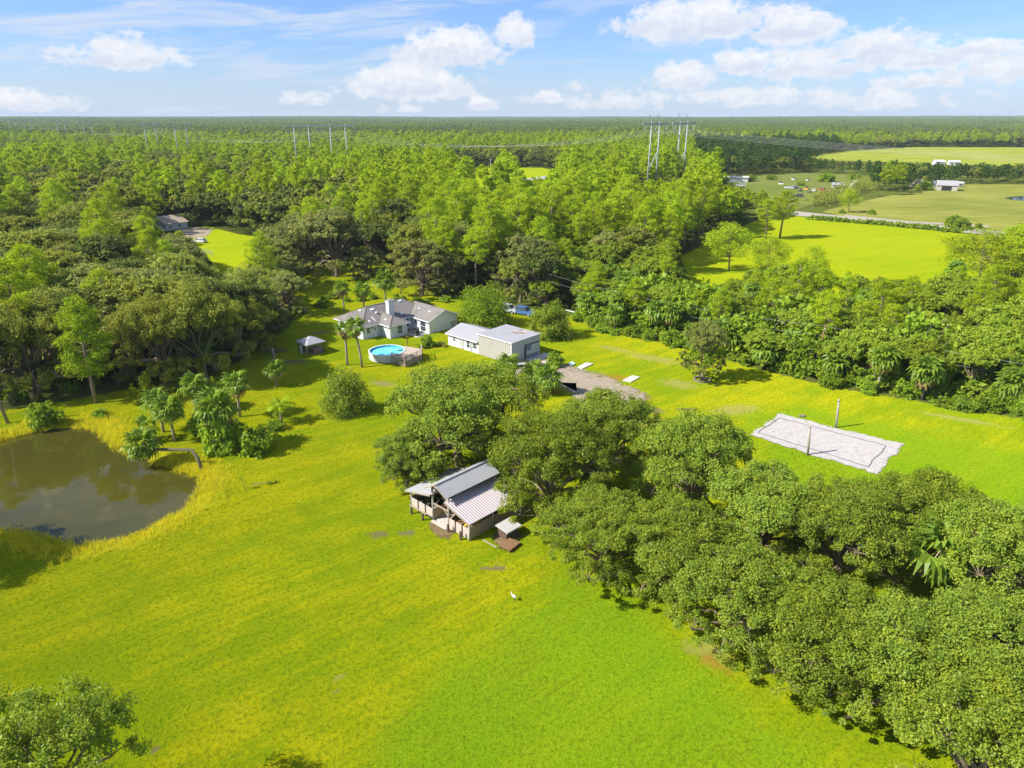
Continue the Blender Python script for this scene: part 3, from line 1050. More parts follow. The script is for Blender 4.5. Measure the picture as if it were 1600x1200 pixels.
for i, (px, py, zc, rad, k, hs, lab) in enumerate(near_list):
    p = G(px, py, zc)
    s = rad / 8.0
    if i == 0:
        bt_ = tree_of(BIG_OAK, 'oak_tree', lab, (p.x + .3, p.y - 1.0, 0), 2.0, (1, 1, 1))
        LIMB_TREE = bt_
        continue
    tree_of(NEAR_OAKS[k], 'oak_tree', lab, (p.x, p.y, 0), rnd.uniform(0, 6.28), (s, s, zc / 7.0 * hs), CANOPY)
# its long limb to the right, hung with moss
iv = (Matrix.Translation((LIMB_TREE.location)) @ Matrix.Rotation(2.0, 4, 'Z')).inverted()
yl = LIMB_TREE.location.y


def in_plane(px, py, y):
    dy, dz = cp - (py - 600) / F * sp, -sp - (py - 600) / F * cp
    return Vector(((px - 800) / F * y / dy, y, HC + dz * y / dy))


lp_ = [iv @ in_plane(*q, yl) for q in [(735, 655), (770, 622), (800, 607), (832, 612), (846, 628)]]
m = MB()
m.tube(lp_, [.3, .24, .18, .11, .04], 7, cap=False)
m.tube([lp_[2], iv @ in_plane(815, 640, yl - 1), iv @ in_plane(828, 664, yl - 1.5)], [.14, .09, .03], 6, cap=False)
m.build('limb', BARK, LIMB_TREE)
rg = np.random.default_rng(8)
lc_ = [np.array(iv @ in_plane(*q)) for q in [(782, 606, yl), (800, 598, yl + 1), (816, 604, yl), (832, 606, yl - 1), (846, 622, yl), (790, 618, yl - 1), (822, 664, yl - 1.5), (834, 672, yl - 1.5), (810, 655, yl - 1)]]
lc_ = np.concatenate([np.array(lc_) + rg.normal(0, .55, (9, 3)) for _ in range(4)])
V = cloud(rg, lc_, np.tile([[0, 0, 1.]], (len(lc_), 1)), rg.uniform(.5, .95, len(lc_)), 110, .25)
link('limb_leaves', np_mesh('limb_leaves', V, quad_faces(V), OAK), LIMB_TREE)
vs = []
for k in range(260):
    q = np.array(iv @ in_plane(rg.uniform(772, 842), rg.uniform(608, 632), yl + rg.uniform(-1.2, 1.2)))
    L, wd, an = rg.uniform(.5, 2.9) * rg.uniform(.4, 1.0), rg.uniform(.015, .04), rg.uniform(0, PI)
    sv = np.array([math.cos(an), math.sin(an), 0]) * wd
    md_, e = q + np.array([rg.normal(0, .08), rg.normal(0, .08), -L * .5]), q + np.array([rg.normal(0, .12), rg.normal(0, .12), -L])
    vs += [q - sv, q + sv, md_ + sv * 1.3, md_ - sv * 1.3, md_ - sv * 1.3, md_ + sv * 1.3, e + sv * .1, e - sv * .1]
vs = np.array(vs)
DARKMOSS = leafmat('dark_moss', (.12, .115, .07), (.21, .19, .11), .3, .0)
link('spanish_moss', np_mesh('limb_moss', vs, quad_faces(vs), DARKMOSS), LIMB_TREE)['kind'] = 'stuff'
# the tree whose twigs reach into the lower left corner, and the one left of the frame that shades the pond bank
TWIG = oak(31, 7.0, 12.0, 16, 14, 150, .19, OAK, .3, spread=1.15, name='oak')
p = G(95, 1165, 9.0)
tree_of(TWIG, 'oak_tree', 'open twiggy oak rising from the bottom left corner of the photo', (p.x - 2.0, p.y - 1.3, 0), 1.2, (.90, .90, 1.06))
p = G(-150, 800, 6)
tree_of(NEAR_OAKS[3], 'oak_tree', 'oak at the left border whose shade falls on the near pond bank', (p.x - 3.0, p.y - 1.0, 0), 2.2, (.85, .85, .95))

ROUND = shrub(33, 5.6, 10.2, 210, 85, .34, BUSH, name='round_tree')
TWIGGY = oak(34, 5.0, 9.0, 14, 14, 60, .26, PALE, .16, name='twiggy_tree', bare=.12)
LAWNOAK = shrub(35, 4.2, 6.2, 120, 80, .30, OAK, name='lawn_oak')
SHADY = shrub(36, 3.3, 6.0, 110, 80, .32, OAK, name='dense_tree')
p = G(756, 506)
tree_of(ROUND, 'round_tree', 'big round yellowish tree between the house and the blue car', (p.x, p.y - .5, 0), .5, (.95, .95, 1.0))
p = G(785, 508)
tree_of(SHADY, 'round_tree', 'small leafy tree at the back corner of the metal shop', (p.x - 1.9, p.y - 1.5, 0), .5, (.7, .7, .7))
p = G(860, 528)
tree_of(SHADY, 'round_tree', 'dark rounded tree standing right of the blue car', (p.x, p.y + 1, 0), 2.5, (1.2, 1.2, 1.3))
p = G(541, 643)
tree_of(LAWNOAK, 'oak_tree', 'small lone oak on the lawn below the two tall pool palms', (p.x, p.y, 0), .8, (.82, .82, 1.18))
p = G(1097, 594)
lt = tree_of(TWIGGY, 'lawn_tree', 'lone lawn tree with pale bare twigs, inside a ring of brown stones', (p.x, p.y, 0), .3, (.82, .82, 1.1))
lt2 = oak(37, 4.6, 5.0, 10, 10, 46, .28, BUSH, .2, name='lower_leaves')
link('lower_leaves', lt2[0], lt, (0, 0, .4))
ring = MB()
rg = np.random.default_rng(3)
ringt = thing('stone_ring', 'ring of brown stones round the foot of the lone lawn tree', 'stone ring', (p.x, p.y, .02))
for i in range(26):
    a = i * 2 * PI / 26
    m = MB()
    c = (math.cos(a) * 1.25, math.sin(a) * 1.25)
    m.box((-.17, -.13, -.02), (.17, .13, .16 + .1 * rg.random()))
    m.build('stone', STONE, ringt, (c[0], c[1], 0), (0, rg.normal(0, .1), a + PI / 2 + rg.normal(0, .2)))

# shrubs and small trees that stand singly
SPEC = [
    (668, 542, 1.5, 1.25, 'shrub', 'round green shrub beside the house patio', BUSHES[0]),
    (690, 541, 1.2, .9, 'shrub', 'loose pale flowering shrub between the patio and the metal shop', None),
    (404, 705, 2.4, 1.35, 'shrub', 'big rounded olive shrub at the right end of the pond palms', BUSHES[1]),
    (352, 702, 2.7, 1.75, 'shrub', 'dark shrub under the big palm of the pond group', BUSHES[2]),
    (318, 678, 1.9, 1.5, 'shrub', 'olive shrub left of the big pond palm', BUSHES[0]),
    (330, 640, 2.0, 2.1, 'shrub', 'tall pale bush behind the big pond palm', BUSHES[1]),
    (72, 664, 2.2, 1.2, 'shrub', 'rounded shrub on the far bank of the pond near the leaning trunk', BUSHES[2]),
    (157, 650, 1.2, .7, 'shrub', 'small dark shrub at the foot of the lone bright pine by the pond', BUSHES[0]),
    (432, 670, 1.3, 1.0, 'shrub', 'small shrub under the feather palm', BUSHES[1]),
    (232, 628, 1.9, 2.1, 'shrub', 'bright green sapling in the shade behind the pond', 'bright'),
]
PALEBUSH = shrub(120, 1.6, 2.0, 26, 40, .24, PALE)
BRIGHTBUSH = shrub(121, 1.6, 2.6, 26, 46, .24, BRIGHT)
for (px, py, r, hs, nm, lab, me) in SPEC:
    p = G(px, py)
    me = PALEBUSH if me is None else (BRIGHTBUSH if me == 'bright' else me)
    tree_of(me, nm, lab, (p.x, p.y, 0), rnd.uniform(0, 6), (r / 1.6, r / 1.6, r / 1.6 * hs), 'shrubs on the lawn', 'shrub', ('crown', 'stem'))


# ------------------------------------------------------------------ near palms with single fronds
def near_palm(px, py, cx, cy, label, n=26, dry=.15, size=1.0, cat='palm', feather=False, trunk=None, r=.17, lo=-62, group='palms with their trunks in view'):
    b = G(px, py)
    if trunk is None:
        # crown seen at (cx, cy), in the plane of the base: solve its height
        u, v = (cx - 800) / F, (cy - 600) / F
        dy, dz = cp - v * sp, -sp - v * cp
        t_ = b.y / dy
        top = Vector((u * t_, b.y, HC + dz * t_))
        pts = [b - Vector((0, 0, .2)), b.lerp(top, .3) + Vector(((top.x - b.x) * -.12, 0, 0)), b.lerp(top, .65) + Vector(((top.x - b.x) * -.08, 0, 0)), top]
    else:
        pts = trunk
        top = Vector(pts[-1])
    root = thing('palm_tree' if not feather else 'feather_palm', label, cat, b, 0, group)
    m = MB()
    loc = [Vector(q) - b for q in pts]
    m.tube(loc, [r * 1.2] + [r] * (len(pts) - 2) + [r * 1.05], 9)
    m.build('trunk', PALMBARK if trunk is None else DARKBARK, root)
    rg = np.random.default_rng(int(px * 3 + py))
    tl = top - b
    for a, e, d, s in frond_place(rg, n, dry, lo):
        if feather:
            me = FEATHER
            e = e * .5
        else:
            me = OLDFRONDS[0] if d else FRONDS[int(rg.integers(3))]
        link('frond', me, root, tl, (0, -e, a), (s * size * 1.18,) * 3)
    return root


near_palm(273, 690, 264, 640, 'thick palm on the pond bank with a clear trunk and full head', 28)
near_palm(256, 675, 246, 628, 'palm half hidden behind the thick bank palm', 24)
near_palm(245, 689, 229, 668, 'short palm leaning left over the pond bank', 16, .1, .8)
near_palm(337, 702, 336, 640, 'largest palm of the pond group, with yellowing lower fronds', 34, .3, 1.35, r=.22)
near_palm(375, 651, 370, 601, 'slim palm with a skirt of orange dead fronds behind the pond group', 24, .35)
near_palm(306, 642, 302, 602, 'palm at the back of the pond group next to a tall bush', 22, .2)
near_palm(284, 608, 283, 599, 'low trunkless fan palm in the wood edge shade behind the pond', 16, 0, .8)
near_palm(440, 660, 437, 632, 'feather palm beside the big olive shrub', 16, 0, .8, feather=True)
near_palm(432, 603, 430, 578, 'short palm in front of the topped dead trunk', 24, .3, .9)
near_palm(566, 574, 554, 511, 'taller of the two slender palms beside the pool', 26, .35, 1.0, r=.19, lo=-78)
near_palm(543, 571, 539, 516, 'thinner slender palm left of the tall pool palm, mostly dry fronds', 20, .6, .9, r=.19, lo=-84)
near_palm(538, 487, 534, 452, 'leftmost of the three palms behind the house', 26, .3, 1.0)
near_palm(569, 484, 567, 454, 'middle palm behind the house roof', 24, .2, 1.0)
near_palm(604, 482, 600, 438, 'palm rising behind the house chimney', 28, .15, 1.2)
near_palm(807, 602, 795, 571, 'palm leaning left in front of the metal shop', 24, .15, 1.0)
near_palm(840, 609, 828, 587, 'bluish palm left of the crate beside the drive', 24, .1, 1.0)
near_palm(851, 615, 858, 590, 'palm with yellow green fronds at the edge of the dirt drive', 28, .2, 1.1)
near_palm(842, 592, 836, 577, 'small palm behind the two palms of the drive', 18, .1, .8)
near_palm(1482, 950, 1470, 858, 'palm showing between the oak crowns of the belt', 28, .2, 1.5)
near_palm(310, 590, 311, 535, 'palm with a dark head at the wood edge behind the pond', 24, .2, 1.1)
# the palm that bends flat over the pond
b0 = G(316, 733)
e0, e1 = G(300, 703, 1.9), G(240, 702, 1.9)
e2 = G(222, 694, 2.6)
near_palm(316, 733, 0, 0, 'bent palm whose trunk lies flat over the pond bank', 28, .15, 1.05,
          trunk=[b0 - Vector((0, 0, .5)), b0.lerp(e0, .5) + Vector((.1, 0, .15)), e0, e0.lerp(e1, .5), e1, e2], r=.2)

# dead trunks
m = MB()
b = G(432, 573)
m.tube([(0, 0, -.2), (-.15, 0, 1.6), (-.3, 0, 2.9), (-.36, 0, 3.25)], [.24, .2, .2, .27], 9)
tag(m.build('dead_palm_trunk', PALMBARK, None, b), 'topped dead palm trunk with no fronds near the gazebo', 'dead trunk')
m = MB()
b = G(13, 661)
m.tube([(0, 0, -.2), (-.6, 0, 4), (-1.3, .2, 8.5)], [.22, .18, .12], 8)
tag(m.build('leaning_trunk', PBARK, None, b), 'bare leaning trunk at the left border behind the pond', 'dead trunk')
m = MB()
b = G(224, 592)
m.tube([(0, 0, -.2), (.05, 0, .8), (0, 0, 1.5)], [.45, .35, .42], 9)
tag(m.build('tree_stump', BARK, None, b), 'pale broken stump at the wood edge behind the pond', 'stump')
# lone pine by the pond
LONE = pine(130, 15.5, 3.4, .30, 46, 60, .5, BRIGHT, 'lone_pine')
p = G(150, 630)
tree_of(LONE, 'pine_tree', 'lone bright green pine on the far pond bank', (p.x, p.y, 0), .4, (1, 1, 1), None, 'tree', ('crown', 'trunk'))
# thin sapling and a fallen branch by the pond
p = G(383, 765)
m = MB()
m.tube([(0, 0, -.1), (-.2, .1, .9), (-.35, .1, 1.7)], [.035, .025, .012], 5)
rg = np.random.default_rng(5)
V = cloud(rg, np.array([(-.3, .1, 1.5), (-.1, .1, 1.0), (-.45, .1, 1.2)]), np.tile([[0, 0, 1.]], (3, 1)), np.array([.35, .3, .25]), 26, .16)
st = m.build('sapling', BARK, None, p)
tag(st, 'thin sapling leaning over the weeds right of the pond', 'sapling')
link('crown', np_mesh('sapling_crown', V, quad_faces(V), BRIGHT), st)
p = G(420, 757)
m = MB()
m.tube([(-2.0, -.1, .06), (-.6, .05, .12), (.5, .3, .15)], [.03, .04, .015], 5)
V = cloud(rg, np.array([(.3, .2, .15), (-.1, .05, .15), (.6, .4, .15)]), np.tile([[0, 0, 1.]], (3, 1)), np.array([.4, .35, .3]), 26, .2)
st = m.build('fallen_branch', BARK, None, p)
tag(st, 'fallen leafy branch lying on the lawn right of the pond', 'branch')
link('leaves', np_mesh('branch_leaves', V, quad_faces(V), OAK), st)


# ------------------------------------------------------------------ the woods
def proj(P):
    """points (n,3) to pixels of the photograph"""
    d = P[:, 1] * cp - (P[:, 2] - HC) * sp
    q = P[:, 1] * sp + (P[:, 2] - HC) * cp
    d = np.maximum(d, 1e-3)
    return np.stack([800 + F * P[:, 0] / d, 600 - F * q / d], 1)


VIS = [  # open ground that the photograph shows: no crown may rise in front of it
    [(1062, 402), (1124, 374), (1182, 347), (1245, 338), (1510, 364), (1492, 400), (1480, 430), (1390, 432), (1330, 418), (1270, 400), (1180, 417), (1110, 447), (1090, 442)],
    [(1270, 331), (1330, 318), (1420, 300), (1430, 290), (1500, 286), (1610, 290), (1610, 350), (1545, 362), (1400, 347), (1330, 342)],
    [(1122, 290), (1135, 271), (1250, 276), (1345, 276), (1372, 290), (1320, 302), (1250, 312), (1180, 300)],
    [(280, 362), (318, 358), (335, 366), (388, 370), (390, 402), (376, 434), (345, 422), (322, 396), (300, 372)],
    [(246, 338), (284, 338), (284, 362), (246, 362)],
    [(812, 265), (866, 265), (868, 276), (815, 285)], [(745, 272), (768, 272), (768, 298), (745, 296)],
    [(1250, 247), (1320, 237), (1420, 231), (1620, 232), (1620, 257), (1560, 257), (1440, 256), (1360, 252)],
    [(478, 442), (650, 442), (688, 470), (560, 480), (470, 480)],
    [(470, 420), (505, 412), (560, 425), (600, 440), (470, 455)],
    [(797, 476), (834, 476), (834, 500), (797, 500)],
    [(880, 486), (925, 494), (925, 502), (880, 496)],
]
VIS_NEAR = [([(994, 188), (1076, 188), (1070, 288), (996, 288)], 392), ([(462, 190), (556, 190), (550, 234), (470, 234)], 478), ([(226, 190), (306, 190), (303, 229), (230, 229)], 635)]
CLEAR = [FIELDP, PASTP, FARMP, CLEARP, FARP, STRIP, YARDP, GP([(1215, 328), (1700, 372), (1700, 395), (1215, 345)]),
         GP([(246, 362), (275, 366), (284, 350), (250, 346)])]


def jitter_grid(x0, x1, y0, y1, step, rg, jit=.42):
    gx, gy = np.meshgrid(np.arange(x0, x1, float(step)), np.arange(y0, y1, float(step)))
    P = np.stack([gx.ravel(), gy.ravel()], 1)
    P[:, 0] += (np.floor((P[:, 1] - y0) / step) % 2) * step * .5
    return P + rg.normal(0, step * jit * .6, P.shape)


rgf = np.random.default_rng(77)
def vnoise(P, sc, seed):
    """smooth value noise, 0..1"""
    r = np.random.default_rng(seed)
    T = r.random((64, 64))
    q = P / sc
    i = np.floor(q).astype(int)
    f = q - i
    f = f * f * (3 - 2 * f)
    a = T[i[:, 0] % 64, i[:, 1] % 64]
    b = T[(i[:, 0] + 1) % 64, i[:, 1] % 64]
    c = T[i[:, 0] % 64, (i[:, 1] + 1) % 64]
    d = T[(i[:, 0] + 1) % 64, (i[:, 1] + 1) % 64]
    return (a * (1 - f[:, 0]) + b * f[:, 0]) * (1 - f[:, 1]) + (c * (1 - f[:, 0]) + d * f[:, 0]) * f[:, 1]


cand = np.concatenate([jitter_grid(-330, 330, 80, 330, 5.1, rgf), jitter_grid(-800, 800, 330, 1020, 6.6, rgf)])
px0 = proj(np.column_stack([cand, np.full(len(cand), 8.0)]))
cand = cand[(px0[:, 0] > -70) & (px0[:, 0] < 1670)]
gpx = proj(np.column_stack([cand, np.zeros(len(cand))]))
keep = ~in_poly(cand, LAWN) | (dist_poly(cand, LAWN) < 0.0)
keep &= ~((dist_poly(cand, LAWN) < 1.5) & (gpx[:, 1] > 400))
for c in CLEAR:
    keep &= ~in_poly(cand, c)
cand, gpx = cand[keep], gpx[keep]
n1, n2 = vnoise(cand, 28, 1), vnoise(cand, 90, 2)
X, Y = gpx[:, 0], gpx[:, 1]
belt = (X > 850) & (Y > 440) & (cand[:, 0] > 5)
pinez = ~belt & (Y > 283) & ((X > 575) | (n2 > .72)) & ~((X < 700) & (Y > 385)) & ~((X > 560) & (X < 1060) & (Y > 432))
far = Y <= 283
u_ = rgf.random(len(cand))
p_pine = np.where(belt, np.where(Y > 540, .05, .22) + .25 * (n1 > .6), np.where(pinez, .9, np.where(far, np.clip(n2 * 1.5 - .3 - .25 * (X < 560), .06, .85), .07 + .25 * (n1 > .68))))
p_pine = np.where(far & (X > 1120) & (Y > 262), .5, p_pine)
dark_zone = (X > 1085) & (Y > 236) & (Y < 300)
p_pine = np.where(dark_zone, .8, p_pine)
is_pine = u_ < p_pine
thin = rgf.random(len(cand)) < np.where(is_pine, .95, np.where(cand[:, 1] < 330, .62, .8))
u2 = rgf.random(len(cand))
is_palm = belt & ~is_pine & (u2 < np.where(Y > 520, .42, .25))
hgt = np.where(is_pine, np.where(belt, rgf.uniform(9.5, 14, len(cand)), rgf.uniform(13.5, 21, len(cand))), np.where(belt, rgf.uniform(7.0, 11.5, len(cand)), rgf.uniform(10, 15.5, len(cand))))
hgt = np.where(is_palm, rgf.uniform(5.0, 9.0, len(cand)), hgt)
edge_d = dist_poly(cand, LAWN)
hgt = np.where(belt, hgt * np.clip(.62 + edge_d / 26, .62, 1.0), hgt)
hgt = np.where(far, hgt * .92, hgt) * rgf.uniform(.82, 1.15, len(cand))
crad = np.where(is_pine, hgt * .185, np.where(is_palm, 1.9, hgt * .50))
ok = thin.copy()
for i in np.nonzero(ok)[0]:
    h = hgt[i]
    good = False
    for att in range(5):
        r_ = crad[i] * h / hgt[i]
        pts = np.array([(cand[i, 0], cand[i, 1], h * .98)] + [(cand[i, 0] + r_ * fx, cand[i, 1], h * fz) for fx, fz in
                       ((-.75, .85), (.75, .85), (-1.0, .6), (1.0, .6), (-.5, .7), (.5, .7), (0, .7), (0, .45), (-.9, .35), (.9, .35))])
        pp = proj(pts)
        if not any(in_poly(pp, v).any() for v in VIS) and not any(cand[i, 1] < dmax and in_poly(pp, v).any() for v, dmax in VIS_NEAR):
            good = True
            break
        h *= .84
    if not good or h < (8 if is_pine[i] else 4):
        ok[i] = False
    else:
        crad[i] *= h / hgt[i]
        hgt[i] = h
cand, hgt, is_pine, is_palm, belt, far, pinez, gpx = [a[ok] for a in (cand, hgt, is_pine, is_palm, belt, far, pinez, gpx)]
order = np.argsort(cand[:, 1])
GN_PTS = []
PALM_TRUNKS = [straight_trunk(6.0, .17, 0.0) for q in range(4)]
count = {'pine': 0, 'oak': 0, 'palm': 0}
LABELS = {
    ('oak', 'belt'): ('olive live oak in the thick wood edge right of the open lawn', 'oaks in the wood along the right of the lawn'),
    ('pine', 'belt'): ('bright pine top in the wood between the lawn and the yellow field', 'pines in the wood along the right of the lawn'),
    ('palm', 'belt'): ('cabbage palm in the thick wood edge right of the open lawn', 'palms in the wood along the right of the lawn'),
    ('oak', 'left'): ('grey green live oak in the wood left of the house and behind the pond', 'oaks of the left wood'),
    ('pine', 'left'): ('bright green pine rising among the oaks of the left wood', 'pines of the left wood'),
    ('oak', 'mid'): ('dark oak among the pines behind the house', 'oaks behind the house'),
    ('pine', 'mid'): ('yellow green slash pine in the pine wood behind the house', 'pines behind the house'),
}
for i in order:
    k = 'palm' if is_palm[i] else ('pine' if is_pine[i] else 'oak')
    x, y = cand[i]
    rz = rgf.uniform(0, 6.28)
    if count[k] >= (282 if k != 'palm' else 90):
        if k != 'palm':
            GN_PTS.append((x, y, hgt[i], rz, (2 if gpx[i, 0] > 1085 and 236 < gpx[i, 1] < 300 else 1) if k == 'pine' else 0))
        continue
    count[k] += 1
    zone = 'belt' if belt[i] else ('mid' if gpx[i, 0] > 560 else 'left')
    if k == 'palm' and zone != 'belt':
        zone = 'belt'
    lab, grp = LABELS[(k, zone)]
    gx_, gy_ = gpx[i]
    if zone == 'left':
        part = ', just behind the pond' if gx_ < 260 and gy_ > 520 else (', around the left clearing' if dist_poly(cand[i][None], CLEARP)[0] < 16 else (', toward the left border' if gx_ < 130 else (', left of the house lawn' if gy_ > 430 else ', in its farther half')))
        lab = {'oak': 'grey green live oak in the left wood', 'pine': 'bright pine among the oaks of the left wood'}[k] + part
    elif zone == 'mid':
        part = ' close behind the house' if gy_ > 395 and gx_ < 900 else (' next to the yellow field' if gx_ > 960 and gy_ > 330 else (' farthest back, toward the pylons' if gy_ < 318 else ''))
        lab = {'oak': 'dark oak among the pines', 'pine': 'yellow green slash pine in the pine wood'}[k] + (part or ' in the middle of the pine wood' if k == 'oak' else part or ', neither at its front nor its back')
    elif k != 'palm':
        part = ', at the lawn side' if dist_poly(cand[i][None], LAWN)[0] < 12 else (', toward the yellow field' if dist_poly(cand[i][None], FIELDP)[0] < 14 else ', in its middle')
        lab = {'oak': 'olive live oak in the wood between lawn and yellow field', 'pine': 'bright pine in the wood between lawn and yellow field'}[k] + part
    if k == 'palm':
        t = thing('palm_tree', lab, 'palm', (x, y, 0), rz, grp)
        h = hgt[i] * .8
        link('trunk', PALM_TRUNKS[count[k] % 4], t, None, None, (1, 1, h / 6.0))
        s = rgf.uniform(1.0, 1.35)
        link('crown', PALM_CROWNS[int(rgf.integers(3))], t, (0, 0, h), None, (s, s, s))
    else:
        me = (MID_PINES if k == 'pine' else (BELT_OAKS * 2 if zone == 'belt' else MID_OAKS))[int(rgf.integers(4))]
        s = hgt[i] / (19.0 if k == 'pine' else (11.0 if zone == 'belt' else 12.5))
        wdt = s * rgf.uniform(.9, 1.12) * (1.08 if k == 'pine' else 1.0)
        tree_of(me, k + '_tree', lab, (x, y, 0), rz, (wdt, wdt, s), grp)

# trees that stand alone in the field and beside it
LONEP = pine(140, 11.0, 5.2, .38, 44, 60, .5, None, 'field_pine')
for (bx, by, tx, ty, me, wd, lab) in [
        (1139, 424, 1139, 354, LONEP, 1.12, 'wide spreading pine standing alone at the left end of the yellow field'),
        (1199, 438, 1199, 374, LONEP, 1.0, 'spreading pine just in front of the yellow field, right of the widest one'),
        (1196, 374, 1196, 312, MID_PINES[0], 1.5, 'left one of the pair of tall pines on the yellow field'),
        (1218, 372, 1218, 299, MID_PINES[1], 1.5, 'right one of the pair of tall pines on the yellow field'),
        (1326, 332, 1326, 297, LONEP, 1.0, 'round topped pine alone by the dirt road beyond the field'),
        (1528, 452, 1530, 368, LONEP, 1.5, 'umbrella shaped pine on the right border of the yellow field'),
        (1592, 462, 1592, 340, MID_PINES[2], 1.7, 'tall bright pine at the right border of the photo beside the field'),
        (1270, 440, 1275, 388, LONEP, .9, 'pine top showing in front of the middle of the yellow field')]:
    p = G(bx, by)
    dy = cp - (ty - 600) / F * sp
    h = HC + (-sp - (ty - 600) / F * cp) * p.y / dy
    H0 = 11.0 if me is LONEP else 19.0
    s = h / H0
    tree_of(me, 'pine_tree', lab, (p.x, p.y, 0), rnd.uniform(0, 6), (s * wd, s * wd, s), 'lone pines of the field')

# big oaks behind the house, seen singly
for (bx, by, ty, rad, lab) in [
        (526, 432, 322, 11.0, 'huge grey limbed live oak on the lawn strip behind the house'),
        (575, 436, 388, 6.0, 'low bright oak between the huge oak and the palms behind the house'),
        (660, 462, 372, 8.0, 'broad oak directly behind the garage end of the house'),
        (700, 455, 385, 6.0, 'oak behind the round yellowish tree'),
        (392, 522, 420, 7.5, 'big mossy oak at the lawn edge left of the gazebo'),
        (378, 556, 468, 6.5, 'mossy oak with a split trunk in the shade left of the dead palm trunk'),
        (320, 592, 440, 8.0, 'leaning oak with hanging moss above the wood edge behind the pond'),
        (262, 600, 452, 7.0, 'oak hung with pale moss at the wood edge above the bright sapling'),
        (60, 612, 460, 8.0, 'dark oak with many stems at the far left wood edge'),
        (452, 492, 425, 5.0, 'oak in shade just left of the house lawn')]:
    p = G(bx, by)
    dy = cp - (ty - 600) / F * sp
    h = HC + (-sp - (ty - 600) / F * cp) * p.y / dy
    tree_of(MOSSY_OAKS[int(rgf.integers(2))] if by > 500 else MID_OAKS[1], 'oak_tree', lab, (p.x, p.y, 0), rnd.uniform(0, 6),
            (rad / (8.0 if by > 500 else 6.5), rad / (8.0 if by > 500 else 6.5), h / 12.5), 'large oaks round the lawn')

# shrubs along the wood edges
def along(poly_px, step, rg, off=0.0, jit=.6):
    pts = [np.array(G(*q)[:2]) for q in poly_px]
    out = []
    for a, b in zip(pts[:-1], pts[1:]):
        d = b - a
        L = np.linalg.norm(d)
        nrm = np.array([-d[1], d[0]]) / L
        for s_ in np.arange(0, L, step):
            out.append(a + d * s_ / L + nrm * (off + rg.normal(0, jit)) + d / L * rg.normal(0, step * .25))
    return out


EDGE_R = [(905, 503), (950, 518), (1060, 541), (1120, 560), (1180, 575), (1300, 605), (1450, 630), (1600, 656), (1680, 668)]
EDGE_L = [(-30, 640), (100, 622), (220, 596), (330, 575), (400, 538), (460, 500)]
ns = 0
for off, step, sc_ in ((1.2, 2.1, 1.05), (3.6, 2.6, 1.7), (7.0, 3.6, 2.3), (11.5, 5.0, 2.9), (17, 6.0, 3.2)):
    for q in along(EDGE_R, step, rgf, off):
        s = sc_ * rgf.uniform(.5, 1.5)
        if rgf.random() < .12:
            continue
        q = q + rgf.normal(0, .9, 2)
        tree_of(BUSHES[int(rgf.integers(3))], 'shrub', 'green shrub in the undergrowth along the wood edge right of the lawn', (q[0], q[1], 0), rgf.uniform(0, 6), (s, s, s * rgf.uniform(.8, 1.25)),
                'shrubs along the right wood edge', 'shrub', ('crown', 'stem'))
for q in along(EDGE_L, 4.6, rgf, 3.0, 1.5):
    s = rgf.uniform(.7, 1.3)
    tree_of(BUSHES[int(rgf.integers(3))], 'shrub', 'shaded shrub under the oaks of the left wood edge', (q[0], q[1], 0), rgf.uniform(0, 6), (s, s, s), 'shrubs along the left wood edge', 'shrub', ('crown', 'stem'))
for q in along([(470, 486), (520, 470), (600, 468), (680, 476), (700, 470)], 3.6, rgf, 0, 1.2):
    s = rgf.uniform(.5, .9)
    tree_of(BUSHES[int(rgf.integers(3))], 'shrub', 'low shrub in the bed behind the house', (q[0], q[1], 0), rgf.uniform(0, 6), (s, s, s), 'shrubs behind the house', 'shrub', ('crown', 'stem'))

for off, step in ((2.6, 6.5), (7.5, 7.5)):
    for q in along(EDGE_R, step, rgf, off, 1.2):
        h = rgf.uniform(2.2, 5.6)
        t = thing('palm_tree', 'cabbage palm at the front of the wood edge right of the lawn', 'palm', (q[0], q[1], 0), rgf.uniform(0, 6), 'palms at the front of the right wood edge')
        link('trunk', PALM_TRUNKS[0], t, None, None, (1, 1, h / 6.0))
        s = rgf.uniform(1.05, 1.45)
        link('crown', PALM_CROWNS[int(rgf.integers(3))], t, (0, 0, h), None, (s, s, s))

# hedges beyond the field
def hedge(name, poly_px, wid, ht, label, mat, n, seed, cat='hedge'):
    rg = np.random.default_rng(seed)
    pts = [np.array(G(*q)[:2]) for q in poly_px]
    seg = [np.linalg.norm(b - a) for a, b in zip(pts[:-1], pts[1:])]
    C = []
    for a, b, L in zip(pts[:-1], pts[1:], seg):
        k = max(2, int(n * L / sum(seg)))
        t = rg.random((k, 1))
        q = a + (b - a) * t + rg.normal(0, wid * .3, (k, 2))
        C.append(np.column_stack([q, rg.uniform(.15, 1, k) * ht]))
    C = np.concatenate(C)
    o = unit(np.column_stack([rg.normal(size=(len(C), 2)), np.full(len(C), .8)]))
    V = cloud(rg, C, o, np.full(len(C), wid * .33), 22, .75)
    return tag(link(name, np_mesh(name, V, quad_faces(V), mat)), label, cat)


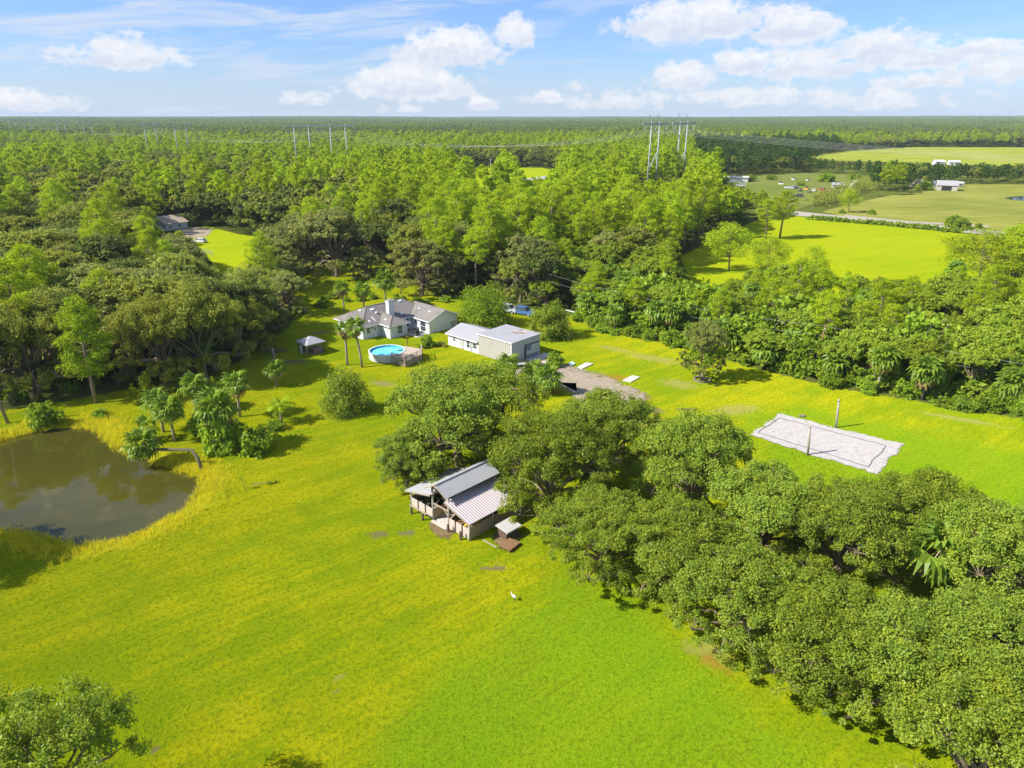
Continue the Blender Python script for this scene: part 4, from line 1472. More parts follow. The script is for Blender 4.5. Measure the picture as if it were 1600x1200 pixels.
hedge('hedge', [(1262, 343), (1380, 352), (1506, 365)], 2.4, 1.5, 'long trimmed hedge along the far side of the yellow field', BUSH, 240, 1)
for (px, py, s, lab) in [(1172, 283, 2.6, 'dark bush right of the long white building'), (1128, 287, 3.0, 'dark bush left of the long white building'), (1205, 281, 2.2, 'bush at the back of the farm yard, left of the pale heap'),
                         (1290, 284, 3.4, 'large dark bush behind the farm shed'), (1335, 282, 2.8, 'bush at the back right of the farm yard'), (1251, 290, 1.6, 'small bush in the middle of the farm yard')]:
    p = G(px, py)
    tree_of(BUSHES[1], 'shrub', lab, (p.x, p.y, 0), rnd.uniform(0, 6), (s, s, s), 'bushes on the farm yard', 'shrub', ('crown', 'stem'))
hedge('tree_row', [(1372, 289), (1330, 303), (1268, 324)], 9, 5.5, 'dark bushy row running down the right side of the cluttered farm yard', OAKW, 260, 2)
for (px, py, s, lab) in [(1488, 355, 2.2, 'left half of the tall bush clump at the right end of the hedge'), (1503, 358, 2.0, 'right half of the tall bush clump at the right end of the hedge'),
                         (1362, 335, 1.1, 'small round bush by the farm track, nearer the round pine'), (1315, 333, .9, 'small bush at the left start of the farm track'),
                         (1529, 357, 1.0, 'small dark bush between the track and the dirt road'), (1445, 297, 2.6, 'dark tree in front of the far grey barn')]:
    p = G(px, py)
    tree_of(BUSHES[0], 'shrub', lab, (p.x, p.y, 0), rnd.uniform(0, 6), (s, s, s), 'bushes beyond the field', 'shrub', ('crown', 'stem'))


# ------------------------------------------------------------------ the wood too far away to count: instanced
def combine(me):
    n = len(me.vertices)
    v = np.empty(n * 3, np.float32)
    me.vertices.foreach_get('co', v)
    return v.reshape(-1, 3)


def hidden_collection(name, meshes):
    c = bpy.data.collections.new(name)
    for i, me in enumerate(meshes):
        o = bpy.data.objects.new('%s_%d' % (name, i), me)
        c.objects.link(o)
    return c


def scatter(name, pts, coll, label):
    """one object whose points carry a tree or a stand of trees each (geometry nodes); pts rows: x, y, scale, turn, which"""
    pts = np.array(pts, float)
    me = bpy.data.meshes.new(name)
    me.vertices.add(len(pts))
    co = np.column_stack([pts[:, 0], pts[:, 1], np.zeros(len(pts))]).astype(np.float32)
    me.vertices.foreach_set('co', co.ravel())
    attr(me, 'scl', pts[:, 2])
    attr(me, 'turn', pts[:, 3])
    a = me.attributes.new('which', 'INT', 'POINT')
    a.data.foreach_set('value', pts[:, 4].astype(np.int32))
    ob = link(name, me)
    ng = bpy.data.node_groups.new(name, 'GeometryNodeTree')
    ng.interface.new_socket('Geometry', in_out='INPUT', socket_type='NodeSocketGeometry')
    ng.interface.new_socket('Geometry', in_out='OUTPUT', socket_type='NodeSocketGeometry')
    t = NT(ng)
    gi, go = t.n.new('NodeGroupInput'), t.n.new('NodeGroupOutput')
    ci = t.n.new('GeometryNodeCollectionInfo')
    ci.inputs[0].default_value = coll
    ci.inputs['Separate Children'].default_value = True
    ci.inputs['Reset Children'].default_value = True
    ip = t.n.new('GeometryNodeInstanceOnPoints')
    t.l.new(gi.outputs[0], ip.inputs['Points'])
    t.l.new(ci.outputs[0], ip.inputs['Instance'])
    ip.inputs['Pick Instance'].default_value = True

    def na(nm, ty):
        nd = t.n.new('GeometryNodeInputNamedAttribute')
        nd.data_type = ty
        nd.inputs['Name'].default_value = nm
        return nd.outputs['Attribute']
    t.l.new(na('which', 'INT'), ip.inputs['Instance Index'])
    cx = t.n.new('ShaderNodeCombineXYZ')
    t.l.new(na('turn', 'FLOAT'), cx.inputs[2])
    t.l.new(cx.outputs[0], ip.inputs['Rotation'])
    t.l.new(na('scl', 'FLOAT'), ip.inputs['Scale'])
    t.l.new(ip.outputs[0], go.inputs[0])
    md = ob.modifiers.new('scatter', 'NODES')
    md.node_group = ng
    tag(ob, label, None, None, 'stuff')
    return ob


DARKPINE = leafmat('planted_pine_needles', (.055, .12, .022), (.11, .18, .035), .35, .0)  # darker needle colour for the tree band round the farm yard
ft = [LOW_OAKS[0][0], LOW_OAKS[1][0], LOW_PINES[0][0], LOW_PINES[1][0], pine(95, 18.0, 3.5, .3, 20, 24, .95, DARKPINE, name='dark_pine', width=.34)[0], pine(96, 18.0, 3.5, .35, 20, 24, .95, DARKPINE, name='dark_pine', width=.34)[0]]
fc = hidden_collection('farther_tree', ft)
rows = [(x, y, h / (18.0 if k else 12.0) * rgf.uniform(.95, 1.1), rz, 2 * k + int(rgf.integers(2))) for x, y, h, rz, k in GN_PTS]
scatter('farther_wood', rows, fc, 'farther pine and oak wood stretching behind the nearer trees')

# stands of trees, 100 m square, for the plain out to the horizon
FAROAK = leafmat('far_oak_crowns', (.085, .13, .022), (.25, .28, .06), .3, .0)
FARPINE = leafmat('far_pine_crowns', (.12, .21, .014), (.32, .40, .03), .3, .0)
STANDS = []
so = [combine(m) for m in (oak(151, 6, 12, 7, 6, 10, 1.7, OAKW, .3, twig=False)[0], oak(152, 6, 11, 6, 6, 10, 1.7, OAKW, .3, twig=False)[0])]
spn = [combine(m) for m in (pine(153, 17, 3.6, .42, 12, 12, 1.7, None, width=.5)[0], pine(154, 19, 3.6, .5, 12, 12, 1.7, None, width=.5)[0])]
for s in range(6):
    rg = np.random.default_rng(160 + s)
    Vo, Vp = [], []
    for q in jitter_grid(-50, 50, -50, 50, 8.0, rg, .5):
        pp = rg.random() < (.15, .85, .5, .3, .7, .95)[s]
        src = (spn if pp else so)[int(rg.integers(2))]
        a = rg.uniform(0, 6.28)
        c_, s_ = math.cos(a), math.sin(a)
        k = rg.uniform(.75, 1.15) * (1.0 if pp else 1.1)
        if rg.random() < .06:
            continue
        v = src * k
        v = np.column_stack([v[:, 0] * c_ - v[:, 1] * s_ + q[0], v[:, 0] * s_ + v[:, 1] * c_ + q[1], v[:, 2] * (.8 if pp else 1.0)])
        (Vp if pp else Vo).append(v)
    V = np.concatenate(Vo + Vp)
    me = np_mesh('stand', V, quad_faces(V), FAROAK)
    me.materials.append(FARPINE)
    ko = sum(len(x) for x in Vo) // 4
    me.polygons.foreach_set('material_index', np.concatenate([np.zeros(ko, np.int32), np.ones(len(V) // 4 - ko, np.int32)]))
    STANDS.append(me)
sc_col = hidden_collection('stand', STANDS)
rows = []
for q in jitter_grid(-7200, 7200, 1070, 9000, 96, rgf, .08):
    if abs(q[0]) > q[1] * .78 + 100:
        continue
    if in_poly(q[None], FARP2)[0]:
        continue
    nn = vnoise(q[None], 420, 5)[0]
    v = vnoise(q[None], 170, 8)[0]
    if v > .86 and q[1] < 3500:
        continue
    w_ = int(np.clip((nn - .2) / .6 * 5 + rgf.normal(0, .8), 0, 5))
    w_ = (0, 3, 2, 4, 1, 5)[w_]
    rise = 1.0 + 1.3 * max(0.0, vnoise(q[None], 1300, 12)[0] - .35) * min(1.0, max(0.0, (math.hypot(q[0], q[1]) - 2600) / 3000))
    rows.append((q[0], q[1], rgf.uniform(.86, 1.16) * rise, (PI / 2) * int(rgf.integers(4)) + .05, w_))
scatter('distant_forest', rows, sc_col, 'endless flat forest fading to blue at the horizon')


# ------------------------------------------------------------------ the house
def roofpart(parent, quad, th, mat, name='roof_slope'):
    m = MB()
    m.slab(quad, th)
    return m.build(name, mat, parent)


def boxpart(name, a, b, mat, parent, loc=None, rot=None):
    m = MB()
    m.box(a, b)
    return m.build(name, mat, parent, loc, rot)


def window(parent, c, wd, ht, axis, out, name='window', mullion=True, glass=None):
    """a framed window standing proud of a wall. axis 'x' or 'y': the way it runs; out: +1/-1 along the other axis"""
    def P(a, d, z):
        return (c[0] + a, c[1] + d * out, c[2] + z) if axis == 'x' else (c[0] + d * out, c[1] + a, c[2] + z)

    def bx(m, a0, a1, d0, d1, z0, z1):
        p, q = P(a0, d0, z0), P(a1, d1, z1)
        m.box(tuple(map(min, p, q)), tuple(map(max, p, q)))
    f = MB()
    t = .09
    bx(f, -wd / 2, wd / 2, .0, .06, -ht / 2, -ht / 2 + t)
    bx(f, -wd / 2, wd / 2, .0, .06, ht / 2 - t, ht / 2)
    bx(f, -wd / 2, -wd / 2 + t, .0, .06, -ht / 2 + t, ht / 2 - t)
    bx(f, wd / 2 - t, wd / 2, .0, .06, -ht / 2 + t, ht / 2 - t)
    if mullion:
        bx(f, -wd / 2 + t, wd / 2 - t, .0, .05, -.03, .03)
    fr = f.build(name, TRIM, parent)
    g = MB()
    bx(g, -wd / 2 + t, wd / 2 - t, .003, .025, -ht / 2 + t, ht / 2 - t)
    g.build('pane', glass or GLASS, fr)
    return fr


H = thing('house', 'white ranch house with brown grey hip roofs and a tall white chimney', 'house', (-28.3, 128.3, 0), R(45))
m = MB()
m.prism([(0, 0), (4, 0), (4, -3.2), (8, -3.2), (8, 0), (11.4, 0), (11.4, -5.8), (18.6, -5.8), (18.6, .6), (16.4, .6), (16.4, 8.6), (0, 8.6)], 0, 2.62)
m.add([(11.4, -5.8, 2.62), (18.6, -5.8, 2.62), (15, -5.8, 4.16), (11.4, -5.6, 2.62), (18.6, -5.6, 2.62), (15, -5.6, 4.16)], [(0, 1, 2), (5, 4, 3), (0, 2, 5, 3), (1, 4, 5, 2)])
m.build('wall', WHITE, H)
E_ = 2.6
x0, x1, y0, y1 = -.6, 17.0, -.6, 9.2
yr, zr = 4.3, 5.0
ra, rb = (3.9, yr, zr), (12.6, yr, zr)
A, B, C_, D = (x0, y0, E_), (x1, y0, E_), (x1, y1, E_), (x0, y1, E_)
roofpart(H, [A, B, rb, ra], .14, ROOF)
roofpart(H, [C_, D, ra, rb], .14, ROOF)
roofpart(H, [D, A, ra], .14, ROOF)
roofpart(H, [B, C_, rb], .14, ROOF)
wa, wb = (6, -1.3, 3.86), (6, 2.2, 3.86)
roofpart(H, [(3.5, -3.8, E_ + .01), (8.5, -3.8, E_ + .01), wa], .14, ROOF)
roofpart(H, [(3.5, 2.2, E_ + .01), (3.5, -3.8, E_ + .01), wa, wb], .14, ROOF)
roofpart(H, [(8.5, -3.8, E_ + .01), (8.5, 2.2, E_ + .01), wb, wa], .14, ROOF)
ga, gb = (15, -6.4, 4.32), (15, 3.2, 4.32)
roofpart(H, [(10.9, 3.2, E_ + .02), (10.9, -6.4, E_ + .02), ga, gb], .14, ROOF)
roofpart(H, [(19.1, -6.4, E_ + .02), (19.1, 3.2, E_ + .02), gb, ga], .14, ROOF)
for p, q in ((A, ra), (D, ra), (ra, rb), (B, rb), ((3.5, -3.8, E_), wa), ((8.5, -3.8, E_), wa), (wa, wb), (ga, gb)):
    m = MB()
    m.bar(Vector(p) + Vector((0, 0, .02)), Vector(q) + Vector((0, 0, .02)), .22, .06)
    m.build('ridge_cap', ROOF, H)
for p, q in ((A, (3.5, y0, E_)), (A, D), ((8.5, y0, E_), (10.9, y0, E_)), ((3.5, -3.8, E_), (8.5, -3.8, E_)), ((3.5, -3.8, E_), (3.5, -.6, E_)), ((8.5, -3.8, E_), (8.5, -.6, E_)),
             ((10.9, -6.4, E_), (10.9, -.6, E_)), ((10.9, -6.44, E_), (15, -6.44, 4.32)), ((19.1, -6.44, E_), (15, -6.44, 4.32))):
    m = MB()
    m.bar(Vector(p) - Vector((0, 0, .09)), Vector(q) - Vector((0, 0, .09)), .05, .19)
    m.build('fascia', TRIM, H)
m = MB()
m.box((-.62, -.5, 0), (.62, .5, 3.2))
m.box((-.72, -.6, 2.85), (.72, .6, 3.0))
ch = m.build('chimney', WHITE, H, (7.35, 1.15, 2.95))
boxpart('chimney_cap', (-.74, -.62, 3.21), (.74, .62, 3.30), GREYROOF, ch)
boxpart('flue', (-.3, -.25, 3.3), (.3, .25, 3.5), GREYROOF, ch)
window(H, (1.25, 0, 1.55), .95, 1.2, 'x', -1)
dr = boxpart('door', (2.35, -.07, .05), (3.2, -.003, 2.1), TRIM, H)
boxpart('door_pane', (2.6, -.085, 1.25), (2.95, -.071, 1.95), GLASS, dr)
boxpart('wall_lamp', (2.1, -.16, 1.75), (2.22, -.003, 2.05), BLACK, H)
window(H, (4, -1.0, 2.05), 1.1, .55, 'y', -1, mullion=False)
window(H, (6.25, -3.2, 1.45), 1.25, 1.75, 'x', -1)
window(H, (8, -1.4, 1.5), .9, 1.2, 'y', 1)
window(H, (9.0, 0, 1.5), .8, 1.2, 'x', -1)
window(H, (10.5, 0, 1.35), .7, 1.9, 'x', -1)
window(H, (11.4, -1.6, 1.6), .8, 1.0, 'y', -1)
window(H, (11.4, -3.9, 1.15), 1.8, 2.05, 'y', -1, 'sliding_door')
boxpart('garage_door', (16.9, -5.87, .05), (18.2, -5.803, 1.45), METALWALL, H)
boxpart('wall_trim', (15.95, -5.86, .0), (16.1, -5.803, 2.9), TRIM, H)
window(H, (0, 2.2, 1.5), 1.5, 1.2, 'y', -1)
window(H, (0, 5.6, 1.5), 1.2, 1.2, 'y', -1)


def on_roof(name, x, y, sx, sy, h, fz, slope, mat):
    """a small box lying on a roof slope; slope = (dz/dx, dz/dy)"""
    a = math.atan(slope[1])
    b = -math.atan(slope[0])
    boxpart(name, (-sx, -sy, -.02), (sx, sy, h), mat, H, (x, y, fz), (a, b, 0))


kk = (zr - E_) / (yr - y0)
for nm, x, y, sx, sy, h, mt in [('roof_vent', 4.6, 3.2, .4, .2, .14, TRIM), ('roof_vent', 11.8, 3.9, .4, .2, .14, TRIM), ('roof_pipe', 4.7, 2.1, .14, .14, .35, TRIM), ('skylight', 2.0, .5, .12, .3, .1, TRIM),
                                ('roof_pipe', 3.2, .9, .08, .7, .06, TRIM), ('roof_vent', 9.6, .6, .25, .2, .12, TRIM)]:
    on_roof(nm, x, y, sx, sy, h, E_ + (y - y0) * kk, (0, kk), mt)
on_roof('roof_vent', 2.7, 4.6, .18, .32, .12, E_ + (2.7 - x0) * (zr - E_) / 4.5, ((zr - E_) / 4.5, 0), TRIM)
on_roof('roof_vent', 4.7, -.9, .16, .28, .1, E_ + 1.2 * .5, (.5, 0), TRIM)
on_roof('roof_vent', 13.4, -.3, .14, .24, .1, E_ + 2.5 * .42, (.42, 0), TRIM)
on_roof('roof_vent', 13.4, -3.6, .14, .24, .1, E_ + 2.5 * .42, (.42, 0), TRIM)


def HW(x, y, z=0.0):
    return H.matrix_basis @ Vector((x, y, z)) if False else Vector((-28.3 + (x - y) * math.cos(R(45)), 128.3 + (x + y) * math.sin(R(45)), z))


tag(MB().build('x', CONC) if False else (lambda o: o)(boxpart('patio', (8.05, -6.2, .0), (11.35, -.05, .12), CONC, None, (-28.3, 128.3, 0), (0, 0, R(45)))), kind='structure')
pt = thing('patio_table', 'dark patio table on the paved recess of the house', 'table', HW(9.4, -3.6, .12), R(45))
m = MB()
m.tube([(0, 0, .68), (0, 0, .73)], .55, 14)
m.build('table_top', DARK, pt)
for a in range(4):
    m = MB()
    m.bar((.35 * math.cos(a * PI / 2), .35 * math.sin(a * PI / 2), 0), (.3 * math.cos(a * PI / 2), .3 * math.sin(a * PI / 2), .68), .05, .05)
    m.build('leg', DARK, pt)
for a, lab in ((0.2, 'dark patio chair on the side of the table nearest the garage wing'), (2.0, 'dark patio chair between the patio table and the back wall'), (4.3, 'dark patio chair at the open front of the patio')):
    c = thing('patio_chair', lab, 'chair', HW(9.4 + .95 * math.cos(a), -3.6 + .95 * math.sin(a), .12), R(45) + a, 'patio chairs')
    boxpart('seat', (-.25, -.25, .38), (.25, .25, .43), DARK, c)
    boxpart('backrest', (.2, -.25, .43), (.25, .25, .9), DARK, c)
    for sx in (-.22, .18):
        for sy in (-.22, .18):
            boxpart('leg', (sx, sy, 0), (sx + .04, sy + .04, .38), DARK, c)
gr = thing('grill', 'dark covered grill by the left wall of the patio', 'grill', HW(8.7, -5.3, .12), R(45))
boxpart('cart', (-.4, -.3, .05), (.4, .3, .75), DARK, gr)
m = MB()
m.tube([(-.42, 0, .85), (.42, 0, .85)], .3, 10)
m.build('lid', BLACK, gr)

# ------------------------------------------------------------------ the metal shop with its white shed
S = thing('metal_shop', 'tall grey metal shop with a painted flag on its end wall', 'shop building', (-.1, 114.2, 0), R(47))
Lx, Ly, Hz = 7.3, 8.1, 3.85


def ribbed(name, p, q, z0, z1, out, mat, parent, pitch=.3, ztop=None):
    """profiled sheet from p to q (plan), ribs standing out"""
    p, q, out = Vector((*p, 0)), Vector((*q, 0)), Vector((*out, 0))
    L = (q - p).length
    d = (q - p) / L
    n = int(L / pitch)
    prof = [(0, 0)]
    for i in range(n):
        a = i * L / n
        prof += [(a + pitch * .55, 0), (a + pitch * .65, .045), (a + pitch * .85, .045), (a + pitch * .95, 0)]
    prof.append((L, 0))
    vs = []
    for s_, o_ in prof:
        b = p + d * s_ + out * o_
        zt = z1 if ztop is None else z1 + (ztop - z1) * s_ / L
        vs += [(b.x, b.y, z0), (b.x, b.y, zt)]
    m = MB()
    m.add(vs, [(2 * i, 2 * i + 2, 2 * i + 3, 2 * i + 1) for i in range(len(prof) - 1)])
    return m.build(name, mat, parent)


boxpart('wall', (.02, .02, 0), (Lx - .02, Ly - .02, Hz - .1), METALWALL, S)
ribbed('ribbed_wall', (0, Ly), (0, 0), 0, Hz - .02, (-1, 0), METALWALL, S, .42)
ribbed('ribbed_wall', (0, 0), (Lx, 0), 0, Hz - .02, (0, -1), GREYWALL, S, .42, Hz - .02)
ribbed('ribbed_wall', (Lx, 0), (Lx, Ly), 0, Hz - .02, (1, 0), GREYWALL, S, .42)
for i in range(8):
    ya, yb = -.15 + i * (Ly + .3) / 8, -.15 + (i + 1) * (Ly + .3) / 8 - .015
    m = MB()
    m.slab([(-.15, ya, Hz), (Lx + .15, ya, Hz + .12), (Lx + .15, yb, Hz + .12), (-.15, yb, Hz)], .06)
    m.build('roof_sheet', METALROOF, S)
boxpart('corner_trim', (-.06, -.06, 0), (.06, .06, Hz - .06), TRIM, S)
boxpart('corner_trim', (Lx - .06, -.06, 0), (Lx + .06, .06, Hz - .06), GREYWALL, S)
m = MB()
m.bar((-.17, -.2, Hz - .06), (-.17, Ly + .2, Hz - .06), .06, .18)
m.build('eave_trim', TRIM, S)
m = MB()
m.bar((-.2, -.18, Hz - .04), (Lx + .2, -.18, Hz + .06), .05, .16)
m.build('eave_trim', TRIM, S)
for (xa, ya, sx, sy, mt) in [(4.6, 3.4, .16, .65, BROWN), (5.3, 2.4, .16, .65, BROWN), (5.5, 4.0, .55, .28, TANROOF), (6.3, 2.6, .3, .7, TANROOF), (6.5, 3.6, .14, .4, BROWN)]:
    boxpart('roof_patch', (-sx, -sy, .0), (sx, sy, .03), mt, S, (xa, ya, Hz + .12 * (xa + .15) / (Lx + .3) + .012))
# the door that slides, with a flag painted on it
sdv = boxpart('sliding_door', (3.65, -.15, .05), (6.75, -.06, 2.55), FLAGGREY, S)
boxpart('door_rail', (3.3, -.17, 2.56), (6.9, -.05, 2.64), DARK, S)
boxpart('opening_shade_strip', (3.25, -.07, .02), (3.63, -.055, 2.45), DARK, S)  # flat dark strip paints the unlit gap; the wall behind is whole
fl = MB()
FZ0, FZ1, FX0, FX1 = .72, 2.5, 3.7, 6.7
hs = (FZ1 - FZ0) / 13
cw = FX0 + (FX1 - FX0) * .4
for i in range(13):
    za = FZ1 - (i + 1) * hs
    fl.mi = 0 if i % 2 == 0 else 1
    fl.box((cw if i < 7 else FX0, -.165, za), (FX1, -.152, za + hs))
fl.mi = 2
fl.box((FX0, -.166, FZ1 - 7 * hs), (cw - .002, -.152, FZ1))
fl.mi = 1
for r_ in range(9):
    for c_ in range(6 if r_ % 2 == 0 else 5):
        xx = FX0 + (cw - FX0) * ((c_ * 2 + (1 if r_ % 2 == 0 else 2)) / 12.0)
        zz = FZ1 - 7 * hs * (r_ + 1) / 10.0
        st = []
        for q in range(10):
            rr_ = .045 if q % 2 == 0 else .018
            st.append((xx + rr_ * math.sin(q * PI / 5), -.168, zz + rr_ * math.cos(q * PI / 5)))
        fl.add(st, [tuple(range(10))])
fl.build('flag', [FLAGGREY, FLAGWHITE, FLAGBLUE], sdv)

shd = thing('white_shed', 'long white shed with a pale metal gable roof joined to the metal shop', 'shed', (-.1, 114.2, 0), R(47))
ya, yb, dx_ = Ly + .02, 16.2, 7.0
m = MB()
m.prism([(.1, ya), (dx_, ya), (dx_, yb), (.1, yb)], 0, 2.32)
m.add([(.1, yb, 2.32), (dx_, yb, 2.32), (3.8, yb, 3.3), (.1, yb - .2, 2.32), (dx_, yb - .2, 2.32), (3.8, yb - .2, 3.3)], [(0, 2, 1), (3, 4, 5), (0, 3, 5, 2), (1, 2, 5, 4)])
m.build('wall', WHITE, shd)
for i in range(9):
    a, b = ya + i * (yb + .4 - ya) / 9, ya + (i + 1) * (yb + .4 - ya) / 9 - .015
    for sgn in (0, 1):
        m = MB()
        if sgn == 0:
            m.slab([(-.35, a, 2.26), (3.8, a, 3.42), (3.8, b, 3.42), (-.35, b, 2.26)], .05)
        else:
            m.slab([(7.4, a, 2.26), (3.8, a, 3.41), (3.8, b, 3.41), (7.4, b, 2.26)], .05)
        m.build('roof_sheet', METALROOF, shd)
m = MB()
m.bar((-.37, ya, 2.2), (-.37, yb + .4, 2.2), .04, .14)
m.build('fascia', TRIM, shd)
window(shd, (.1, 14.5, 1.45), .75, .95, 'y', -1)
d_ = boxpart('door', (.03, 12.0, .05), (.097, 12.95, 2.05), GREYWALL, shd)
boxpart('handle', (-.02, 12.82, 1.0), (.03, 12.88, 1.12), DARK, d_)
window(shd, (.1, 10.75, 1.3), .95, 1.5, 'y', -1)
boxpart('downpipe', (-.02, 10.0, .05), (.07, 10.1, 2.2), GREYWALL, shd)
window(shd, (.1, 9.1, 1.3), 1.2, 1.1, 'y', -1)

tag(boxpart('concrete_apron', (3.2, -2.2, .0), (8.6, -.2, .10), CONC, None, (-.1, 114.2, 0), (0, 0, R(47))), kind='structure')
tr = thing('utility_trailer', 'low pale flat trailer in front of the shop corner', 'trailer', G(812, 573), R(20))
boxpart('bed', (-1.1, -.55, .35), (1.1, .55, .42), SLABM, tr)
boxpart('side_rail', (-1.1, -.55, .42), (1.1, -.5, .6), GREYWALL, tr)
boxpart('side_rail', (-1.1, .5, .42), (1.1, .55, .6), GREYWALL, tr)
for sy in (-.66, .58):
    m = MB()
    m.tube([(0, sy, .28), (0, sy + .08, .28)], .28, 12)
    m.build('wheel', BLACK, tr)
m = MB()
m.bar((1.1, 0, .38), (1.9, 0, .38), .07, .07)
m.build('tow_bar', GREYWALL, tr)
cr = thing('wooden_crate', 'brown wooden crate with a white lid among the drive palms', 'crate', G(849, 574), R(15))
boxpart('body', (-.8, -.6, 0), (.8, .6, .75), BROWN, cr)
boxpart('lid', (-.55, -.45, .752), (.45, .35, .95), SLABM, cr)
for (px, py, s, lab) in [(866, 572, 1.5, 'brown green bush right of the wooden crate'), (838, 570, 1.0, 'dry bush left of the wooden crate')]:
    p = G(px, py)
    tree_of(PALEBUSH if s < 1.2 else BUSHES[0], 'shrub', lab, (p.x, p.y, 0), 1.0, (s / 1.6 * 1.2,) * 3, 'bushes by the drive', 'shrub', ('crown', 'stem'))
tp = MB()
c4 = [G(*q) for q in [(887, 570), (894, 566), (899, 570), (892, 573)]]
tp.slab([v + Vector((0, 0, .2)) for v in c4], .12)
tag(tp.build('pale_board', pmat('pale_blue_board', (.42, .52, .52), .7, .1)), 'pale bluish board lying by the drive next to a concrete slab', 'board')
for q, lab in (([(902, 574.5), (915, 567.5), (927.5, 569), (909, 577.5)], 'pale concrete slab at the rim of the dirt drive, nearer the shop'),
               ([(972.5, 595), (987.5, 587.5), (1000, 590), (986, 598)], 'pale concrete slab alone in the lawn, farther from the shop')):
    m = MB()
    m.slab([G(*v) + Vector((0, 0, .14)) for v in q], .2)
    tag(m.build('concrete_slab', SLABM), lab, 'slab', 'concrete slabs by the drive')

# ------------------------------------------------------------------ pool and deck
pc = G(604.5, 547.5, 1.25)
PR = 3.15
pool = thing('swimming_pool', 'round above ground pool with a pale wall and bright blue water', 'swimming pool', (pc.x, pc.y, 0))
N = 40
m = MB()
vs, fs = [], []
for i in range(N):
    a = 2 * PI * i / N
    c_, s_ = math.cos(a), math.sin(a)
    vs += [(PR * c_, PR * s_, 0), (PR * c_, PR * s_, 1.25), ((PR - .05) * c_, (PR - .05) * s_, 1.25), ((PR - .05) * c_, (PR - .05) * s_, .1)]
for i in range(N):
    j = (i + 1) % N
    fs += [(4 * i, 4 * j, 4 * j + 1, 4 * i + 1), (4 * i + 1, 4 * j + 1, 4 * j + 2, 4 * i + 2)]
m.add(vs, fs)
m.build('wall', POOLW, pool)
m = MB()
m.add([((PR - .055) * math.cos(2 * PI * i / N), (PR - .055) * math.sin(2 * PI * i / N), z_) for z_ in (1.25, .5) for i in range(N)],
      [(i, N + i, N + (i + 1) % N, (i + 1) % N) for i in range(N)])
m.build('liner', LINER, pool)
m = MB()
m.add([((PR - .06) * math.cos(2 * PI * i / N), (PR - .06) * math.sin(2 * PI * i / N), .95) for i in range(N)], [tuple(range(N))])
m.build('water', POOLWATER, pool)
for i in range(N // 2):
    a0, a1 = 2 * PI * i / (N // 2), 2 * PI * (i + 1) / (N // 2) - .02
    m = MB()
    q = [(r_ * math.cos(a), r_ * math.sin(a), 1.31) for a, r_ in ((a0, PR - .12), (a0, PR + .1), (a1, PR + .1), (a1, PR - .12))]
    m.slab(q, .05)
    m.build('rim_plate', TRIM, pool)
    m = MB()
    m.box((PR + .005, -.06, 0), (PR + .07, .06, 1.25))
    m.build('wall_post', TRIM, pool, None, (0, 0, a0))
dk = thing('pool_deck', 'raised wooden deck with railings on the right side of the pool', 'deck', (pc.x, pc.y, 0))
zt = 1.2
outer = [G(*q, zt) - Vector((pc.x, pc.y, 0)) for q in [(634, 541), (658, 545), (660, 553), (634, 564), (612, 558)]]
arc = []
a_s, a_e = math.atan2(outer[-1].y, outer[-1].x), math.atan2(outer[0].y, outer[0].x)
for i in range(9):
    a = a_s + (a_e - a_s) * i / 8
    arc.append(Vector(((PR + .14) * math.cos(a), (PR + .14) * math.sin(a), zt)))
poly = [(v.x, v.y) for v in outer[:-1]] + [(v.x, v.y) for v in arc]
pa = np.array(poly)
for k in range(26):
    # each board a strip of the deck outline, cut across
    yy0 = pa[:, 1].min() + (pa[:, 1].max() - pa[:, 1].min()) * k / 26
    yy1 = yy0 + (pa[:, 1].max() - pa[:, 1].min()) / 26 - .025
    ym = (yy0 + yy1) / 2
    xsx = []
    for i in range(len(pa)):
        a, b = pa[i], pa[(i + 1) % len(pa)]
        if (a[1] > ym) != (b[1] > ym):
            xsx.append(a[0] + (b[0] - a[0]) * (ym - a[1]) / (b[1] - a[1]))
    xsx.sort()
    for xa, xb in zip(xsx[::2], xsx[1::2]):
        if xb - xa > .15:
            boxpart('board', (xa, yy0, zt - .05), (xb, yy1, zt), DECK, dk)
rail = [Vector((q[0], q[1], zt)) for q in [(v.x, v.y) for v in outer]]
for a, b in zip(rail[1:-1], rail[2:]):
    L = (b - a).length
    n = max(2, int(L / 1.2))
    for i in range(n + 1):
        q = a.lerp(b, i / n)
        boxpart('post', (q.x - .05, q.y - .05, 0), (q.x + .05, q.y + .05, 2.1), DECK, dk)
    m = MB()
    m.bar(a + Vector((0, 0, .88)), b + Vector((0, 0, .88)), .1, .05)
    m.bar(a + Vector((0, 0, .15)), b + Vector((0, 0, .15)), .05, .07)
    m.build('rail', DECK, dk)
    m = MB()
    for i in range(int(L / .16)):
        q = a.lerp(b, (i + .5) / int(L / .16))
        m.box((q.x - .02, q.y - .02, zt + .15), (q.x + .02, q.y + .02, zt + .86))
    o = m.build('baluster', DECK, dk)
    o['kind'] = 'stuff'
    m = MB()
    for zz in (.25, .5, .75, 1.0):
        m.bar(a + Vector((0, 0, zz - zt)), b + Vector((0, 0, zz - zt)), .03, .12)
    m.build('skirt_board', DECK, dk)
ld = thing('pool_steps', 'grey drop in steps in the pool beside the deck', 'pool steps', (pc.x + 2.1, pc.y + 1.0, .95), .4)
for i in range(3):
    boxpart('step', (-.5, -.4 + .25 * i, -.1 - .12 * i + .3), (.5, -.16 + .25 * i, -.04 - .12 * i + .3), GREYWALL, ld)
fp = thing('feeder_post', 'reddish wooden post standing behind the pool deck', 'post', G(637, 540))
boxpart('post', (-.08, -.08, -.1), (.08, .08, 1.7), BROWN, fp)
boxpart('top', (-.22, -.22, 1.7), (.22, .22, 1.78), BROWN, fp)

